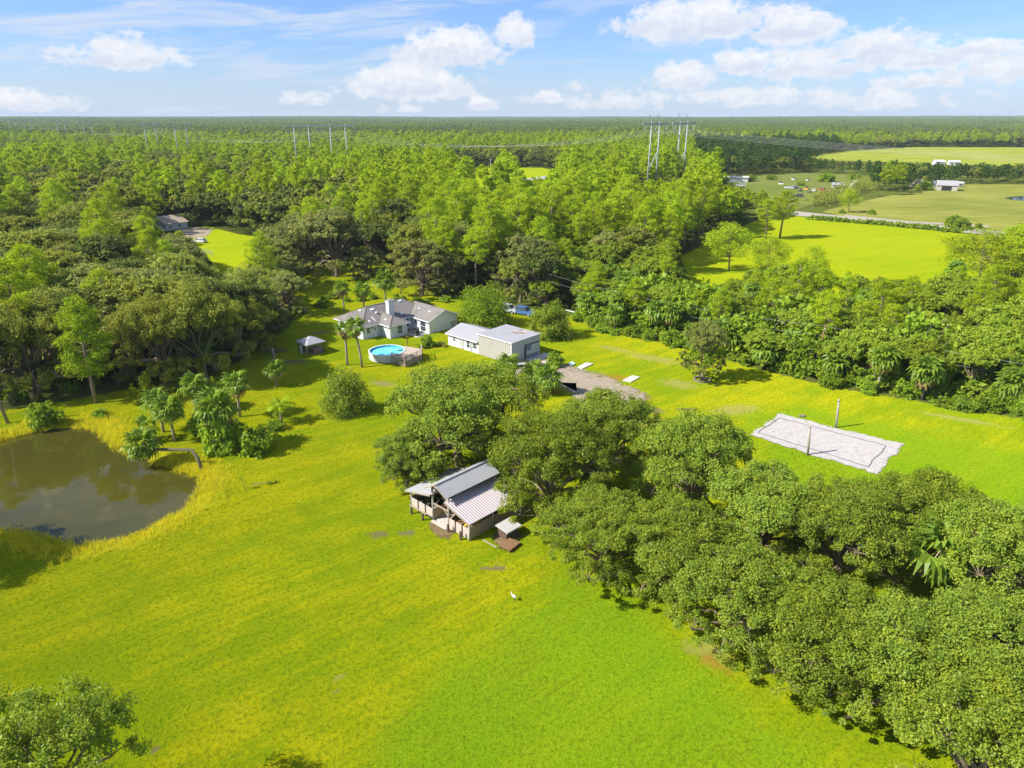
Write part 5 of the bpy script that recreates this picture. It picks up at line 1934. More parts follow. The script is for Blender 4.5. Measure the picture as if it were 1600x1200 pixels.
# ------------------------------------------------------------------ gazebo
gz = thing('gazebo', 'small open gazebo with a pale grey hip roof on four posts', 'gazebo', (-36.1, 120.7, 0), R(46))
for sx in (-1.6, 1.6):
    for sy in (-1.6, 1.6):
        boxpart('post', (sx - .06, sy - .06, -.1), (sx + .06, sy + .06, 2.2), DARKWOOD, gz)
cs = [(-1.95, -1.95, 2.15), (1.95, -1.95, 2.15), (1.95, 1.95, 2.15), (-1.95, 1.95, 2.15)]
ap = (0, 0, 3.1)
for i in range(4):
    m = MB()
    m.slab([cs[i], cs[(i + 1) % 4], ap], .05)
    m.build('roof_slope', METALROOF, gz)
boxpart('eave_frame', (-1.9, -1.9, 2.02), (1.9, -1.82, 2.12), GREYWALL, gz)
boxpart('eave_frame', (-1.9, -1.8, 2.02), (-1.82, 1.9, 2.12), GREYWALL, gz)
ht = thing('hot_tub', 'brown sided hot tub under the gazebo', 'hot tub', (-35.4, 120.9, .0), R(46))
boxpart('cabinet', (-.95, -.95, .02), (.95, .95, .78), pmat('brown_cabinet', (.22, .15, .13), .7, .2), ht)
boxpart('cover', (-1.0, -1.0, .783), (1.0, 1.0, .9), pmat('tub_cover', (.33, .24, .20), .7, .1), ht)
wc = thing('white_cabinet', 'pale grey cabinet standing at the left post of the gazebo', 'cabinet', (-37.6, 120.5, 0), R(20))
boxpart('body', (-.45, -.35, 0), (.45, .35, 1.5), pmat('pale_cabinet', (.55, .56, .55), .6, .05), wc)
boxpart('door', (-.05, -.37, .1), (.4, -.352, 1.4), DARK, wc)

# ------------------------------------------------------------------ pole barn
BO = Vector((-8.3, 64.5, 0))
BA = R(-43.7)
BN = thing('pole_barn', 'open pole barn with a raised centre roof and ribbed metal side roofs', 'barn', BO, BA)
BNH = 7.0
px_ = [-3.6, 0.0, 2.5, 5.6]
pz_ = [2.2, 3.95, 3.95, 2.3]
for j, yy in enumerate((0, 3.3, 6.6)):
    for xx, zz in zip(px_, pz_):
        m = MB()
        m.tube([(xx, yy, -.3), (xx, yy, zz)], .11, 8)
        m.build('post', GREYWOOD, BN)
    for a, b in (((0, yy, 2.05), (2.5, yy, 2.05)), ((0, yy + .02, 3.85), (2.5, yy + .02, 3.85)), ((0, yy, 3.9), (1.25, yy, 4.68)), ((2.5, yy, 3.9), (1.25, yy, 4.68)), ((1.25, yy, 3.9), (1.25, yy, 4.6)),
                 ((2.5, yy, 3.15), (5.6, yy, 2.2)), ((0, yy, 3.1), (-3.6, yy, 2.1))):
        m = MB()
        m.bar(a, b, .06, .16)
        m.build('beam', WOOD, BN)
for a, b in (((2.5, 0, 1.35), (1.75, 0, 2.0)), ((0, 0, 1.35), (.75, 0, 2.0)), ((2.5, .0, 1.3), (2.5, .9, 2.1)), ((2.5, 0, 3.1), (1.9, 0, 3.75)), ((0, 0, 3.1), (.6, 0, 3.75)), ((2.6, .1, 1.2), (3.4, .1, 2.1)), ((0, .05, 1.35), (0, .9, 2.1))):
    m = MB()
    m.bar(a, b, .07, .12)
    m.build('brace', WOOD, BN)
for xx, zz in zip(px_, (2.1, 3.1, 3.1, 2.15)):
    m = MB()
    m.bar((xx + .1, -.3, zz), (xx + .1, BNH - .2, zz), .06, .16)
    m.build('purlin', WOOD, BN)


def corrugated(parent, top0, top1, bot0, bot1, sheets, ribs, mat, name='roof_sheet', hgt=.05, mats=None):
    """a roof slope made of sheets laid side by side; ribs run from the top edge to the bottom edge"""
    t0, t1, b0, b1 = map(Vector, (top0, top1, bot0, bot1))
    nrm = (t1 - t0).cross(b0 - t0).normalized()
    if nrm.z < 0:
        nrm = -nrm
    for k in range(sheets):
        prof = []
        for i in range(ribs):
            for s_, h_ in ((0, 0), (.5, 0), (.60, 1), (.88, 1), (.98, 0)):
                prof.append(((k + (i + s_) / ribs) / sheets, h_ * hgt))
        prof.append(((k + .996) / sheets, 0))
        vs = []
        lift = nrm * (.006 * (k % 2))
        for s_, h_ in prof:
            vs += [t0.lerp(t1, s_) + nrm * h_ + lift, b0.lerp(b1, s_) + nrm * h_ + lift]
        lo = [v - nrm * .012 for v in vs]
        n = len(vs)
        fs = [(2 * i, 2 * i + 2, 2 * i + 3, 2 * i + 1) for i in range(len(prof) - 1)]
        fs += [tuple(n + j for j in f[::-1]) for f in fs]
        m = MB()
        m.add(vs + lo, fs)
        m.build(name, mat, parent)


RUST = pmat('lilac_ribbed_metal', (.50, .44, .44), .45, .05, 1.5, metal=.1, dirt=(.44, .36, .33), dirt_amt=.4, spec=.45)
GALV = pmat('galvanised_metal', (.40, .40, .395), .42, .05, 1.2, metal=.2, dirt=(.36, .36, .36), spec=.45)
corrugated(BN, (1.25, -.65, 4.9), (1.25, BNH, 4.9), (2.95, -.65, 3.95), (2.95, BNH, 3.95), 8, 5, GALV, hgt=.035)
corrugated(BN, (1.25, BNH, 4.9), (1.25, -.65, 4.9), (-.45, BNH, 3.95), (-.45, -.65, 3.95), 8, 5, GALV, hgt=.035)
corrugated(BN, (2.35, -.45, 3.28), (2.35, BNH, 3.28), (6.1, -.45, 2.22), (6.1, BNH, 2.22), 8, 3, RUST, hgt=.07)
corrugated(BN, (.15, BNH, 3.2), (.15, -.45, 3.2), (-4.1, BNH, 2.12), (-4.1, -.45, 2.12), 8, 3, GALV, hgt=.07)
m = MB()
m.bar((1.25, -.66, 4.94), (1.25, BNH, 4.94), .26, .05)
m.build('ridge_cap', GALV, BN)
for a, b in (((1.25, -.68, 4.86), (2.97, -.68, 3.9)), ((1.25, -.68, 4.86), (-.47, -.68, 3.9)), ((2.35, -.48, 3.2), (6.1, -.48, 2.14)), ((.15, -.48, 3.12), (-4.1, -.48, 2.04))):
    m = MB()
    m.bar(a, b, .04, .12)
    m.build('fascia', WOOD, BN)
for xa, xb, n in ((-3.6, 0, 3), (2.5, 5.6, 3)):
    for i in range(n):
        a, b = xa + (xb - xa) * i / n, xa + (xb - xa) * (i + 1) / n
        boxpart('wall_panel', (a + .07, -.05, .1), (b - .07, .0, 1.32), PANEL, BN)
        if i:
            boxpart('stud', (a - .05, -.12, -.1), (a + .05, -.06, 1.42), DARKWOOD, BN)
for zz in range(6):
    boxpart('side_board', (5.57, .13, .08 + zz * .23), (5.63, 6.5, .08 + zz * .23 + .21), TAN, BN)
    boxpart('side_board', (-3.63, .13, .08 + zz * .23), (-3.57, 6.5, .08 + zz * .23 + .21), TAN, BN)
for zz in range(5):
    boxpart('inner_board', (.03, .13, .1 + zz * .24), (.08, 3.1, .1 + zz * .24 + .22), TAN, BN)
    boxpart('inner_board', (2.42, .13, .1 + zz * .24), (2.47, 3.1, .1 + zz * .24 + .22), TAN, BN)
boxpart('back_wall', (-3.5, 6.62, .1), (5.5, 6.68, 1.9), DARKWOOD, BN)
boxpart('floor', (.1, -.5, .0), (2.4, 6.5, .09), CONC, BN)
boxpart('loft_floor', (.12, 2.6, 2.2), (2.38, 6.5, 2.28), GREYWALL, BN)
boxpart('loft_floor', (.12, 1.0, 2.2), (2.38, 2.58, 2.28), WOOD, BN)


def BW(x, y, z=0.0):
    c, s_ = math.cos(BA), math.sin(BA)
    return Vector((BO.x + x * c - y * s_, BO.y + x * s_ + y * c, z))


hr = thing('hitching_rail', 'wooden rail on short dark posts left of the barn opening', 'rail', BW(0, 0), BA)
for xx in (-2.65, -.75):
    boxpart('post', (xx - .09, -.92, -.2), (xx + .09, -.74, .95), DARKWOOD, hr)
m = MB()
m.bar((-2.85, -.83, .98), (-.1, -.83, .98), .2, .06)
m.build('rail', WOOD, hr)
for xx, lab in ((2.95, 'short dark post in the grass by the barn opening'), (4.85, 'short dark post in the grass by the right corner of the barn')):
    pst = thing('short_post', lab, 'post', BW(xx, -.55), BA, 'short posts before the barn')
    boxpart('post', (-.09, -.09, -.2), (.09, .09, .95), DARKWOOD, pst)
    boxpart('post_cap', (-.1, -.1, .952), (.1, .1, .98), BROWN, pst)
# what is kept in the barn
ky = thing('yellow_kayak', 'yellow kayak lying on the lumber along the right barn wall', 'kayak', BW(5.15, 1.0, 1.46), BA + R(86))
m = MB()
m.tube([(-1.3, 0, .12), (-.9, 0, .03), (0, 0, 0), (.9, 0, .03), (1.3, 0, .12)], [.03, .2, .27, .2, .03], 10)
m.build('hull', YELLOW, ky)
m = MB()
m.tube([(-.35, 0, .2), (.35, 0, .2)], .17, 10)
m.build('cockpit', DARK, ky)
lr = thing('lumber_rack', 'rack of loose boards along the right wall inside the barn', 'rack', BW(4.7, .4), BA)
for yy in (.1, 2.6):
    for xx in (.0, .75):
        boxpart('upright', (xx - .04, yy - .04, 0), (xx + .04, yy + .04, 1.32), DARKWOOD, lr)
for i in range(7):
    boxpart('plank', (-.1 + .13 * i, -.2 - .1 * (i % 3), 1.33 + .0), (.0 + .13 * i, 3.0 + .12 * (i % 4), 1.37 + .012 * i), TAN if i % 2 else WOOD, lr)
for i in range(6):
    pl = thing('plank_stack', '', 'lumber', BW(3.0 + .22 * i, .6 + .3 * (i % 2), 0), BA + .02 * i) if False else None
tb = thing('workbench', 'plank workbench under the striped side roof of the barn', 'workbench', BW(3.4, 1.4), BA)
for i in range(5):
    boxpart('top_plank', (-.5 + .2 * i, -.9, .85), (-.32 + .2 * i, .9, .9), BROWN, tb)
for sx in (-.42, .38):
    for sy in (-.8, .75):
        boxpart('leg', (sx, sy, 0), (sx + .07, sy + .07, .85), DARKWOOD, tb)
trc = thing('garden_tractor', 'dark ride on mower parked inside the left bay of the barn', 'mower', BW(-1.7, 1.6), BA + R(70))
m = MB()
m.box((-.8, -.38, .3), (.2, .38, .5))
m.box((-.75, -.3, .5), (-.05, .3, .85))
m.build('body', DARK, trc)
boxpart('seat', (.3, -.22, .55), (.7, .22, .65), BLACK, trc)
boxpart('backrest', (.66, -.22, .65), (.74, .22, 1.0), BLACK, trc)
boxpart('deck', (-.35, -.5, .12), (.4, .5, .28), DARK, trc)
for xx, r_ in ((-.55, .2), (.5, .3)):
    for sy in (-.5, .38):
        m = MB()
        m.tube([(xx, sy, r_), (xx, sy + .14, r_)], r_, 12)
        m.build('wheel', BLACK, trc)
m = MB()
m.tube([(.0, 0, .85), (.15, 0, 1.05)], .02, 6)
m.tube([(.13, 0, 1.04), (.17, 0, 1.07)], .17, 10)
m.build('steering_wheel', BLACK, trc)
for i, (x, y, lab) in enumerate([(.5, 2.2, 'dark barrel by the left wall of the barn aisle'), (2.05, 2.9, 'dark barrel by the right wall of the barn aisle'), (-3.0, 1.0, 'dark barrel in the left corner bay of the barn')]):
    bt = thing('barrel', lab, 'barrel', BW(x, y, .09 if i < 2 else 0), BA, 'barrels in the barn')
    m = MB()
    m.tube([(0, 0, 0), (0, 0, .28), (0, 0, .58), (0, 0, .86)], [.27, .3, .3, .27], 12)
    m.build('body', DARK, bt)
    m = MB()
    m.tube([(0, 0, .862), (0, 0, .9)], .28, 12)
    m.build('lid', BLACK, bt)
# the small coop and the brown platform
cp_ = thing('coop', 'low coop with a white metal roof half under the oak beside the barn', 'coop', BW(7.75, 3.1), BA, None, .85)
boxpart('wall', (-.75, -.7, 0), (.65, 1.3, 1.15), DARKWOOD, cp_)
corrugated(cp_, (-1.0, -1.0, 1.5), (-1.0, 1.6, 1.5), (1.0, -1.0, 1.25), (1.0, 1.6, 1.25), 3, 3, pmat('white_metal', (.40, .385, .37), .5, .05, 2.0, dirt=(.25, .22, .18), dirt_amt=.6), hgt=.04)
boxpart('fascia', (.93, -1.0, 1.1), (.98, 1.6, 1.2), TRIM, cp_)
pf = thing('brown_platform', 'brown plank platform in front of the small coop', 'platform', BW(9.2, 2.0), BA + R(8))
for i in range(5):
    boxpart('plank', (-.65, -.9 + .36 * i, .22 + .02 * (i % 2)), (.75, -.56 + .36 * i, .3 + .02 * (i % 2)), BROWN, pf)
boxpart('joist', (-.6, -.88, 0), (-.5, .85, .215), DARKWOOD, pf)
boxpart('joist', (.6, -.88, 0), (.7, .85, .215), DARKWOOD, pf)
lp = MB()
lp.bar((0, 0, .07), (1.9, -.25, .07), .09, .09)
tag(lp.build('loose_post', GREYWOOD, None, BW(6.6, .9), (0, 0, BA + R(8))), 'pale loose post lying in the dirt between the barn and the coop', 'post')

# ------------------------------------------------------------------ sand court
for (px, py, tx, ty, lab) in [(1262, 711, 1266, 665, 'thick grey wooden post on the near side of the sand court'), (1306, 668, 1311, 624, 'thick grey wooden post on the far side of the sand court')]:
    b = G(px, py)
    dy = cp - (ty - 600) / F * sp
    t_ = b.y / dy
    top = Vector(((tx - 800) / F * t_, b.y, HC + (-sp - (ty - 600) / F * cp) * t_))
    ps = thing('court_post', lab, 'post', b, 0, 'posts of the sand court')
    m = MB()
    tl = top - b
    m.tube([(0, 0, -.3), tuple(tl * .5), tuple(tl)], [.15, .14, .125], 10)
    m.build('pole', GREYWOOD, ps)
    m = MB()
    m.tube([tuple(tl * .93), tuple(tl * .95)], .145, 10)
    m.build('band', DARK, ps)
cq = [G(1184, 677), G(1217, 654), G(1383, 697), G(1377, 708), G(1362, 721), G(1357, 731), G(1280, 706)]
m = MB()
rp = []
for a, b in zip(cq, cq[1:] + cq[:1]):
    for i in range(6):
        q = a.lerp(b, i / 6)
        rp.append((q.x + rnd.uniform(-.05, .05), q.y + rnd.uniform(-.05, .05), .115))
rp.append(rp[0])
m.tube(rp, .035, 5, cap=False)
tag(m.build('boundary_rope', pmat('rope', (.12, .13, .16), .8, .1)), 'dark rope laid round the sand court as its boundary line', 'rope')
for i in range(6):
    p = G(1252 + 3.2 * (i % 3) - 2, 650 + 1.6 * (i // 3))
    m = MB()
    m.tube([(0, 0, 0), (.0, 0, .12), (.03, 0, .2)], [.17, .15, .06], 7)
    tag(m.build('rock', STONE, None, p + Vector((0, 0, .05)), (rnd.uniform(-.3, .3), 0, rnd.uniform(0, 6))), 'brown rock in the little pile at the far rim of the sand court', 'rock', 'rocks at the sand court')

# white wading bird on the pasture
p = G(803, 938)
eg = MB()
eg.tube([(-.28, 0, .38), (-.12, 0, .42), (.08, 0, .46), (.2, 0, .5)], [.02, .11, .12, .05], 10)
eg.tube([(.16, 0, .48), (.26, 0, .58), (.22, 0, .70), (.28, 0, .76)], [.05, .035, .03, .045], 8)
eb = eg.build('white_egret', EGRET, None, p, (0, 0, R(150)), )
tag(eb, 'small white wading bird standing on the open pasture', 'bird')
m = MB()
m.tube([(.31, 0, .76), (.44, 0, .74)], [.02, .004], 6)
m.build('beak', ORANGE, eb)
for sy in (-.05, .05):
    m = MB()
    m.tube([(.0, sy, .38), (-.04, sy, .2), (.0, sy, .0), (.07, sy, .0)], [.018, .012, .012, .01], 5)
    m.build('leg', BLACK, eb)

# ------------------------------------------------------------------ utility pole, service wires, rail by the wood edge
b = G(1273, 574)
up = thing('utility_pole', 'leaning brown utility pole at the wood edge behind the sand court', 'utility pole', b)
m = MB()
m.tube([(0, 0, -.3), (.35, 0, 3.8), (.7, 0, 7.6)], [.15, .13, .10], 8)
m.build('pole', BROWN, up)
m = MB()
m.tube([(.62, -.1, 6.8), (.62, -.3, 6.8)], .12, 8)
m.build('insulator', GREYWALL, up)
pole_top = b + Vector((.68, 0, 7.3))


def wire(pts, r, sag, name, label, cat='wire', group=None, n=14, mat=None):
    m = MB()
    for a, c in zip(pts[:-1], pts[1:]):
        q = []
        for i in range(n + 1):
            t = i / n
            v = Vector(a).lerp(Vector(c), t)
            v.z -= sag * 4 * t * (1 - t)
            q.append(tuple(v))
        m.tube(q, r, 4, cap=False)
    return tag(m.build(name, mat or WIRE), label, cat, group)


wl = G(888, 455) + Vector((0, 0, 7))
wire([(8, 150, 8.0), tuple(pole_top), (96, 78, 8.4)], .014, 1.3, 'service_wire', 'upper thin service wire running along the right wood edge', 'wire', 'service wires', 12)
wire([(8, 149.6, 6.6), tuple(pole_top + Vector((0, -.2, -1.6))), (96, 77.6, 6.8)], .014, 1.5, 'service_wire', 'lower thin service wire running along the right wood edge', 'wire', 'service wires', 12)
fr = thing('fence_rail', 'white rail on low posts at the wood edge right of the dark rounded tree', 'rail', G(884, 490))
e_ = G(914, 497) - G(884, 490)
m = MB()
m.bar((0, 0, .8), (e_.x, e_.y, .75), .1, .16)
m.build('rail', TRIM, fr)
for t_ in (0, .5, 1):
    boxpart('post', (e_.x * t_ - .06, e_.y * t_ - .06, -.1), (e_.x * t_ + .06, e_.y * t_ + .06, .72), WOOD, fr)


# ------------------------------------------------------------------ vehicles
def car(px, py, rz, paint, label, suv=True, L=4.6, group=None):
    c = thing('parked_car', label, 'car', G(px, py), rz, group)
    hgt = 1.7 if suv else 1.42
    w2 = .92
    body = [(-L / 2, .45), (-L / 2 + .05, .95), (-L / 2 + .15, 1.02), (L / 2 - 1.25, 1.02), (L / 2 - .25, .9), (L / 2, .72), (L / 2, .38), (-L / 2, .32)]
    m = MB()
    n = len(body)
    m.add([(x, -w2, z_) for x, z_ in body] + [(x, w2, z_) for x, z_ in body], [tuple(range(n)), tuple(range(2 * n - 1, n - 1, -1))] + [(i, n + i, n + (i + 1) % n, (i + 1) % n) for i in range(n)])
    m.build('body', paint, c)
    ta, tb_ = (-L / 2 + .12, L / 2 - 1.35)
    cab = [(ta, 1.022), (ta + (.18 if suv else .75), hgt), (tb_ - .75, hgt), (tb_, 1.022)]
    m = MB()
    iw, it = w2 - .05, w2 - .22
    vs = [(x, -(iw if z_ < 1.1 else it), z_) for x, z_ in cab] + [(x, (iw if z_ < 1.1 else it), z_) for x, z_ in cab]
    m.add(vs, [(0, 1, 2, 3), (7, 6, 5, 4), (0, 4, 5, 1), (2, 6, 7, 3)])
    m.build('windows', GLASS, c)
    m = MB()
    m.slab([(cab[1][0] - .05, -it - .02, hgt + .05), (cab[2][0] + .05, -it - .02, hgt + .05), (cab[2][0] + .05, it + .02, hgt + .05), (cab[1][0] - .05, it + .02, hgt + .05)], .06)
    for sy in (-1, 1):
        m.bar((cab[2][0], sy * it, hgt), (cab[3][0], sy * (iw + .01), 1.03), .07, .07)
        m.bar((cab[1][0], sy * it, hgt), (cab[0][0], sy * (iw + .01), 1.03), .09, .09)
        mx = (cab[1][0] + cab[2][0]) / 2
        m.bar((mx, sy * (it + .01), hgt), (mx, sy * (iw + .01), 1.03), .08, .05)
    m.build('roof', paint, c)
    for xx in (-L / 2 + .85, L / 2 - .9):
        for sy in (-1, 1):
            m = MB()
            m.tube([(xx, sy * (w2 - .2), .34), (xx, sy * (w2 + .02), .34)], .34, 14)
            wh = m.build('wheel', BLACK, c)
            m = MB()
            m.tube([(xx, sy * (w2 + .0), .34), (xx, sy * (w2 + .04), .34)], .19, 10)
            m.build('rim', SILVER, wh)
    for sy in (-.68, .68):
        boxpart('headlight', (L / 2 - .1, sy - .18, .66), (L / 2 + .01, sy + .18, .80), TRIM, c)
        boxpart('tail_light', (-L / 2 - .01, sy - .14, .7), (-L / 2 + .08, sy + .14, .92), RED, c)
    return c


car(821, 492, R(-38), BLUE, 'blue hatchback wagon between the round yellowish tree and the dark tree')
car(796, 488, R(-38), SILVER, 'grey car mostly hidden left of the blue one')
car(312, 379, R(160), CARWHITE, 'pale pickup on the bare yard of the house in the left clearing', False, 5.0)
FG = 'vehicles on the far farm yard'
car(1157, 291, R(175), CARWHITE, 'white van in front of the long white building', True, 5.4, FG)
car(1232, 295, R(170), CARWHITE, 'white car in the middle of the cluttered farm yard', False, 4.6, FG)
car(1243, 295, R(20), SILVER, 'grey car just right of the white car on the farm yard', True, 4.6, FG)
car(1247, 308, R(170), DARK, 'dark pickup at the near edge of the farm yard', True, 5.0, FG)
car(1283, 298, R(120), RED, 'red car among the junk near the farm shed', True, 4.6, FG)
car(1272, 299, R(60), CARWHITE, 'white car left of the red one by the farm shed', False, 4.6, FG)
for (px, py, mt, lab) in [(1260, 296, ORANGE, 'small orange machine on the farm yard'), (1264, 301, DARK, 'small dark heap of scrap below the orange machine'), (1250, 299, DARK, 'dark scrap left of the orange machine'),
                          (1297, 298, STONE, 'brown scrap heap left of the farm shed'), (1240, 281, SLABM, 'pale low heap at the back of the farm yard'), (1262, 282, SLABM, 'pale flat sheets at the back of the farm yard, right of the pale heap'),
                          (1220, 288, CARWHITE, 'small white tank standing alone in the farm yard'), (1318, 297, STONE, 'brown heap right beside the open farm shed'), (1290, 300, RED, 'rusty red heap below the red car')]:
    t = thing('scrap_heap', lab, 'scrap heap', G(px, py), rnd.uniform(0, 3), 'scrap on the farm yard')
    boxpart('base', (-1.4, -.8, 0), (1.4, .8, .8), mt, t)
    boxpart('top', (-.7, -.5, .803), (.5, .5, 1.6), DARK if mt is not DARK else STONE, t, None, (0, .05, .3))


def simple_house(px, py, rz, Lx_, Ly_, hz, rise, label, wallm, roofm, name='house', cat='house', dark=False, group=None):
    t = thing(name, label, cat, G(px, py), rz, group)
    m = MB()
    m.box((-Lx_ / 2, -Ly_ / 2, 0), (Lx_ / 2, Ly_ / 2, hz))
    m.add([(-Lx_ / 2, -Ly_ / 2, hz), (-Lx_ / 2, Ly_ / 2, hz), (-Lx_ / 2, 0, hz + rise), (Lx_ / 2, -Ly_ / 2, hz), (Lx_ / 2, Ly_ / 2, hz), (Lx_ / 2, 0, hz + rise)], [(0, 2, 1), (3, 4, 5), (0, 3, 5, 2), (1, 2, 5, 4)])
    m.build('wall', wallm, t)
    for s_ in (-1, 1):
        m = MB()
        m.slab([(-Lx_ / 2 - .5, s_ * (Ly_ / 2 + .5), hz - .12), (Lx_ / 2 + .5, s_ * (Ly_ / 2 + .5), hz - .12), (Lx_ / 2 + .5, 0, hz + rise + .13), (-Lx_ / 2 - .5, 0, hz + rise + .13)], .1)
        m.build('roof_slope', roofm, t)
    if dark:
        boxpart('door_shade_panel', (-Lx_ * .28, -Ly_ / 2 - .04, .02), (Lx_ * .22, -Ly_ / 2 - .004, hz * .8), BLACK, t)  # black panels paint the unlit inside; the walls have no holes
        boxpart('end_shade_panel', (Lx_ / 2 + .004, -Ly_ * .3, .02), (Lx_ / 2 + .04, Ly_ * .25, hz * .8), BLACK, t)
    else:
        for xx in (-Lx_ * .3, Lx_ * .12):
            window(t, (xx, -Ly_ / 2, hz * .55), 1.1, 1.1, 'x', -1)
        boxpart('door', (Lx_ * .28, -Ly_ / 2 - .05, .05), (Lx_ * .28 + .95, -Ly_ / 2 - .004, 2.1), TRIM, t)
    return t


simple_house(266, 357, R(58), 9.0, 9.0, 2.5, 2.3, 'tan roofed house among the oaks of the left clearing', WHITE, TANROOF)
simple_house(1148, 284, R(-8), 15.5, 5, 2.9, .6, 'long white building at the back left of the farm yard', WHITE, SLABM, 'long_building', 'building')
simple_house(1308, 297, R(-20), 6.0, 6.0, 3.2, .9, 'grey open shed at the right end of the farm yard', GREYWALL, GREYROOF, 'open_shed', 'shed', True)
simple_house(1478, 297, R(-25), 10, 9, 3.0, 2.2, 'grey brown barn with dark openings on the far pasture', METALWALL, GREYROOF, 'far_barn', 'barn', True)
simple_house(1463, 292, R(-10), 4, 4, 2.4, .8, 'small white shed left of the far grey brown barn', WHITE, TRIM, 'small_shed', 'shed', True)
simple_house(1497, 292, R(10), 4, 3, 2.4, .5, 'small white box shed right of the far grey brown barn', WHITE, TRIM, 'small_shed', 'shed')
simple_house(1434, 291, R(35), 12, 4, 2.6, .9, 'low pale roofed shed behind the dark tree near the far barn', TANROOF, TANROOF, 'long_shed', 'shed')
simple_house(1466, 258, R(-5), 8, 6, 3.2, 1.0, 'left one of two white buildings beyond the dark tree line', WHITE, WHITE, 'white_building', 'building')
simple_house(1489, 259, R(-15), 8, 6, 3.2, 1.0, 'right one of two white buildings beyond the dark tree line', WHITE, WHITE, 'white_building', 'building')
tpz = MB()
q = [G(1328, 296), G(1340, 289)]
tpz.tube([tuple(q[0] + Vector((0, 0, .9))), tuple(q[0].lerp(q[1], .5) + Vector((0, 0, 1.6))), tuple(q[1] + Vector((0, 0, 2.2)))], [1.2, 1.9, 1.6], 8)
tag(tpz.build('covered_boat', SLABM), 'pale covered boat right of the open farm shed', 'boat')
# fence posts in the left clearing
ff_ = thing('wire_fence', 'pale posts of a short wire fence on the lawn of the left clearing', 'fence', G(318, 396))
for i in range(6):
    q = G(318 + 2.8 * i, 396 + .6 * i) - G(318, 396)
    boxpart('post', (q.x - .06, q.y - .06, -.1), (q.x + .06, q.y + .06, 1.5), SLABM, ff_)
q = G(332, 399) - G(318, 396)
for zz in (.5, 1.0, 1.4):
    m = MB()
    m.bar((0, 0, zz), (q.x, q.y, zz), .02, .02)
    m.build('wire', WIRE, ff_)


# ------------------------------------------------------------------ pylons
def pylon(x, y, h, sep, arm, rz, label, brace_up=True, low=.35, r=.44):
    t = thing('power_pylon', label, 'pylon', (x, y, 0), rz, 'pylons of the power line')
    for s_ in (-1, 1):
        m = MB()
        m.tube([(s_ * sep / 2 * 1.12, 0, -.5), (s_ * sep / 2, 0, h)], [r, r * .55], 8)
        m.build('leg', STEEL, t)
        m = MB()
        m.bar((s_ * sep / 2, 0, h - .1), (s_ * sep / 2 - 2.2, 0, h + 4.0), .28, .28)
        if brace_up:
            m.build('lightning_mast', STEEL, t)
    m = MB()
    m.bar((-arm / 2, .0, h - .9), (arm / 2, .0, h - .9), .55, .7)
    m.build('cross_arm', STEEL, t)
    m = MB()
    m.bar((-sep / 2, 0, h * low), (sep / 2, 0, h * (low + .24)), .3, .3)
    m.build('brace', STEEL, t)
    for c in (-arm * .42, 0, arm * .42):
        m = MB()
        m.bar((c - 1.6, 0, h - 1.3), (c, 0, h - 4.2), .14, .14)
        m.bar((c + 1.6, 0, h - 1.3), (c, 0, h - 4.2), .14, .14)
        m.build('insulator', GREYWALL, t)
    return [Vector((x + c * math.cos(rz), y + c * math.sin(rz), h - 4.2)) for c in (-arm * .42, 0, arm * .42)]


def at_dist(px, D):
    return (px - 800) / F * (D * cp + HC * sp)


P1a = pylon(at_dist(1017, 395), 395, 36.6, 6.2, 20, R(38), 'nearest pair of steel poles with a cross arm, left one of two')
P1b = pylon(at_dist(1060, 405), 405, 36.8, 6.0, 19, R(38), 'nearest pair of steel poles with a cross arm, right one of two')
P2a = pylon(at_dist(478, 500), 500, 34.0, 9.2, 24, R(10), 'middle pylon of the line, left one of two', False, .25)
P2b = pylon(at_dist(534, 480), 480, 34.5, 9.2, 23, R(10), 'middle pylon of the line, right one of two', False, .25)
P3a = pylon(at_dist(243, 660), 660, 33.5, 8.6, 20, R(15), 'third pylon leftward along the line, left one of the two', False, .3)
P3b = pylon(at_dist(290, 640), 640, 33.5, 8.6, 20, R(15), 'third pylon leftward along the line, right one of the two', False, .3)
P4a = pylon(at_dist(102, 1000), 1000, 33, 9, 20, R(20), 'small far pylon near the left border, left one of the two', False, .3)
P4b = pylon(at_dist(143, 950), 950, 33, 9, 20, R(20), 'small far pylon near the left border, right one of the two', False, .3)
P5a = pylon(at_dist(24, 1350), 1350, 33, 9, 20, R(20), 'tiny farthest pylon at the left border, left one of the two', False, .3)
P5b = pylon(at_dist(48, 1300), 1300, 33, 9, 20, R(20), 'tiny farthest pylon at the left border, right one of the two', False, .3)
for nm, seq, off in (('left', [P5a, P4a, P3a, P2a, P1a], Vector((330, -300, -1))), ('right', [P5b, P4b, P3b, P2b, P1b], Vector((330, -290, -1)))):
    for k in range(3):
        pts = [s[k] for s in seq]
        pts.append(pts[-1] + off)
        wire([tuple(v) for v in pts], .03, 9.0, 'power_line', ('farther' if nm == 'left' else 'nearer') + ' circuit of the power line, ' + ('left', 'middle', 'right')[k] + ' conductor of its three', 'power line',
             'conductors of the power line', 22)
# poles along the paved road
for (px, py, ty, lab) in [(767, 296, 248, 'slim light pole by the paved road behind the pines'), (809, 285, 268, 'short road pole beside the strip of yellow grass')]:
    b = G(px, py)
    dy = cp - (ty - 600) / F * sp
    h = HC + (-sp - (ty - 600) / F * cp) * b.y / dy
    t = thing('road_pole', lab, 'pole', b)
    m = MB()
    m.tube([(0, 0, -.2), (0, 0, h)], [.16, .1], 6)
    m.build('pole', STEEL, t)
    boxpart('arm', (-.9, -.05, h - .5), (.9, .05, h - .38), GREYWALL, t)


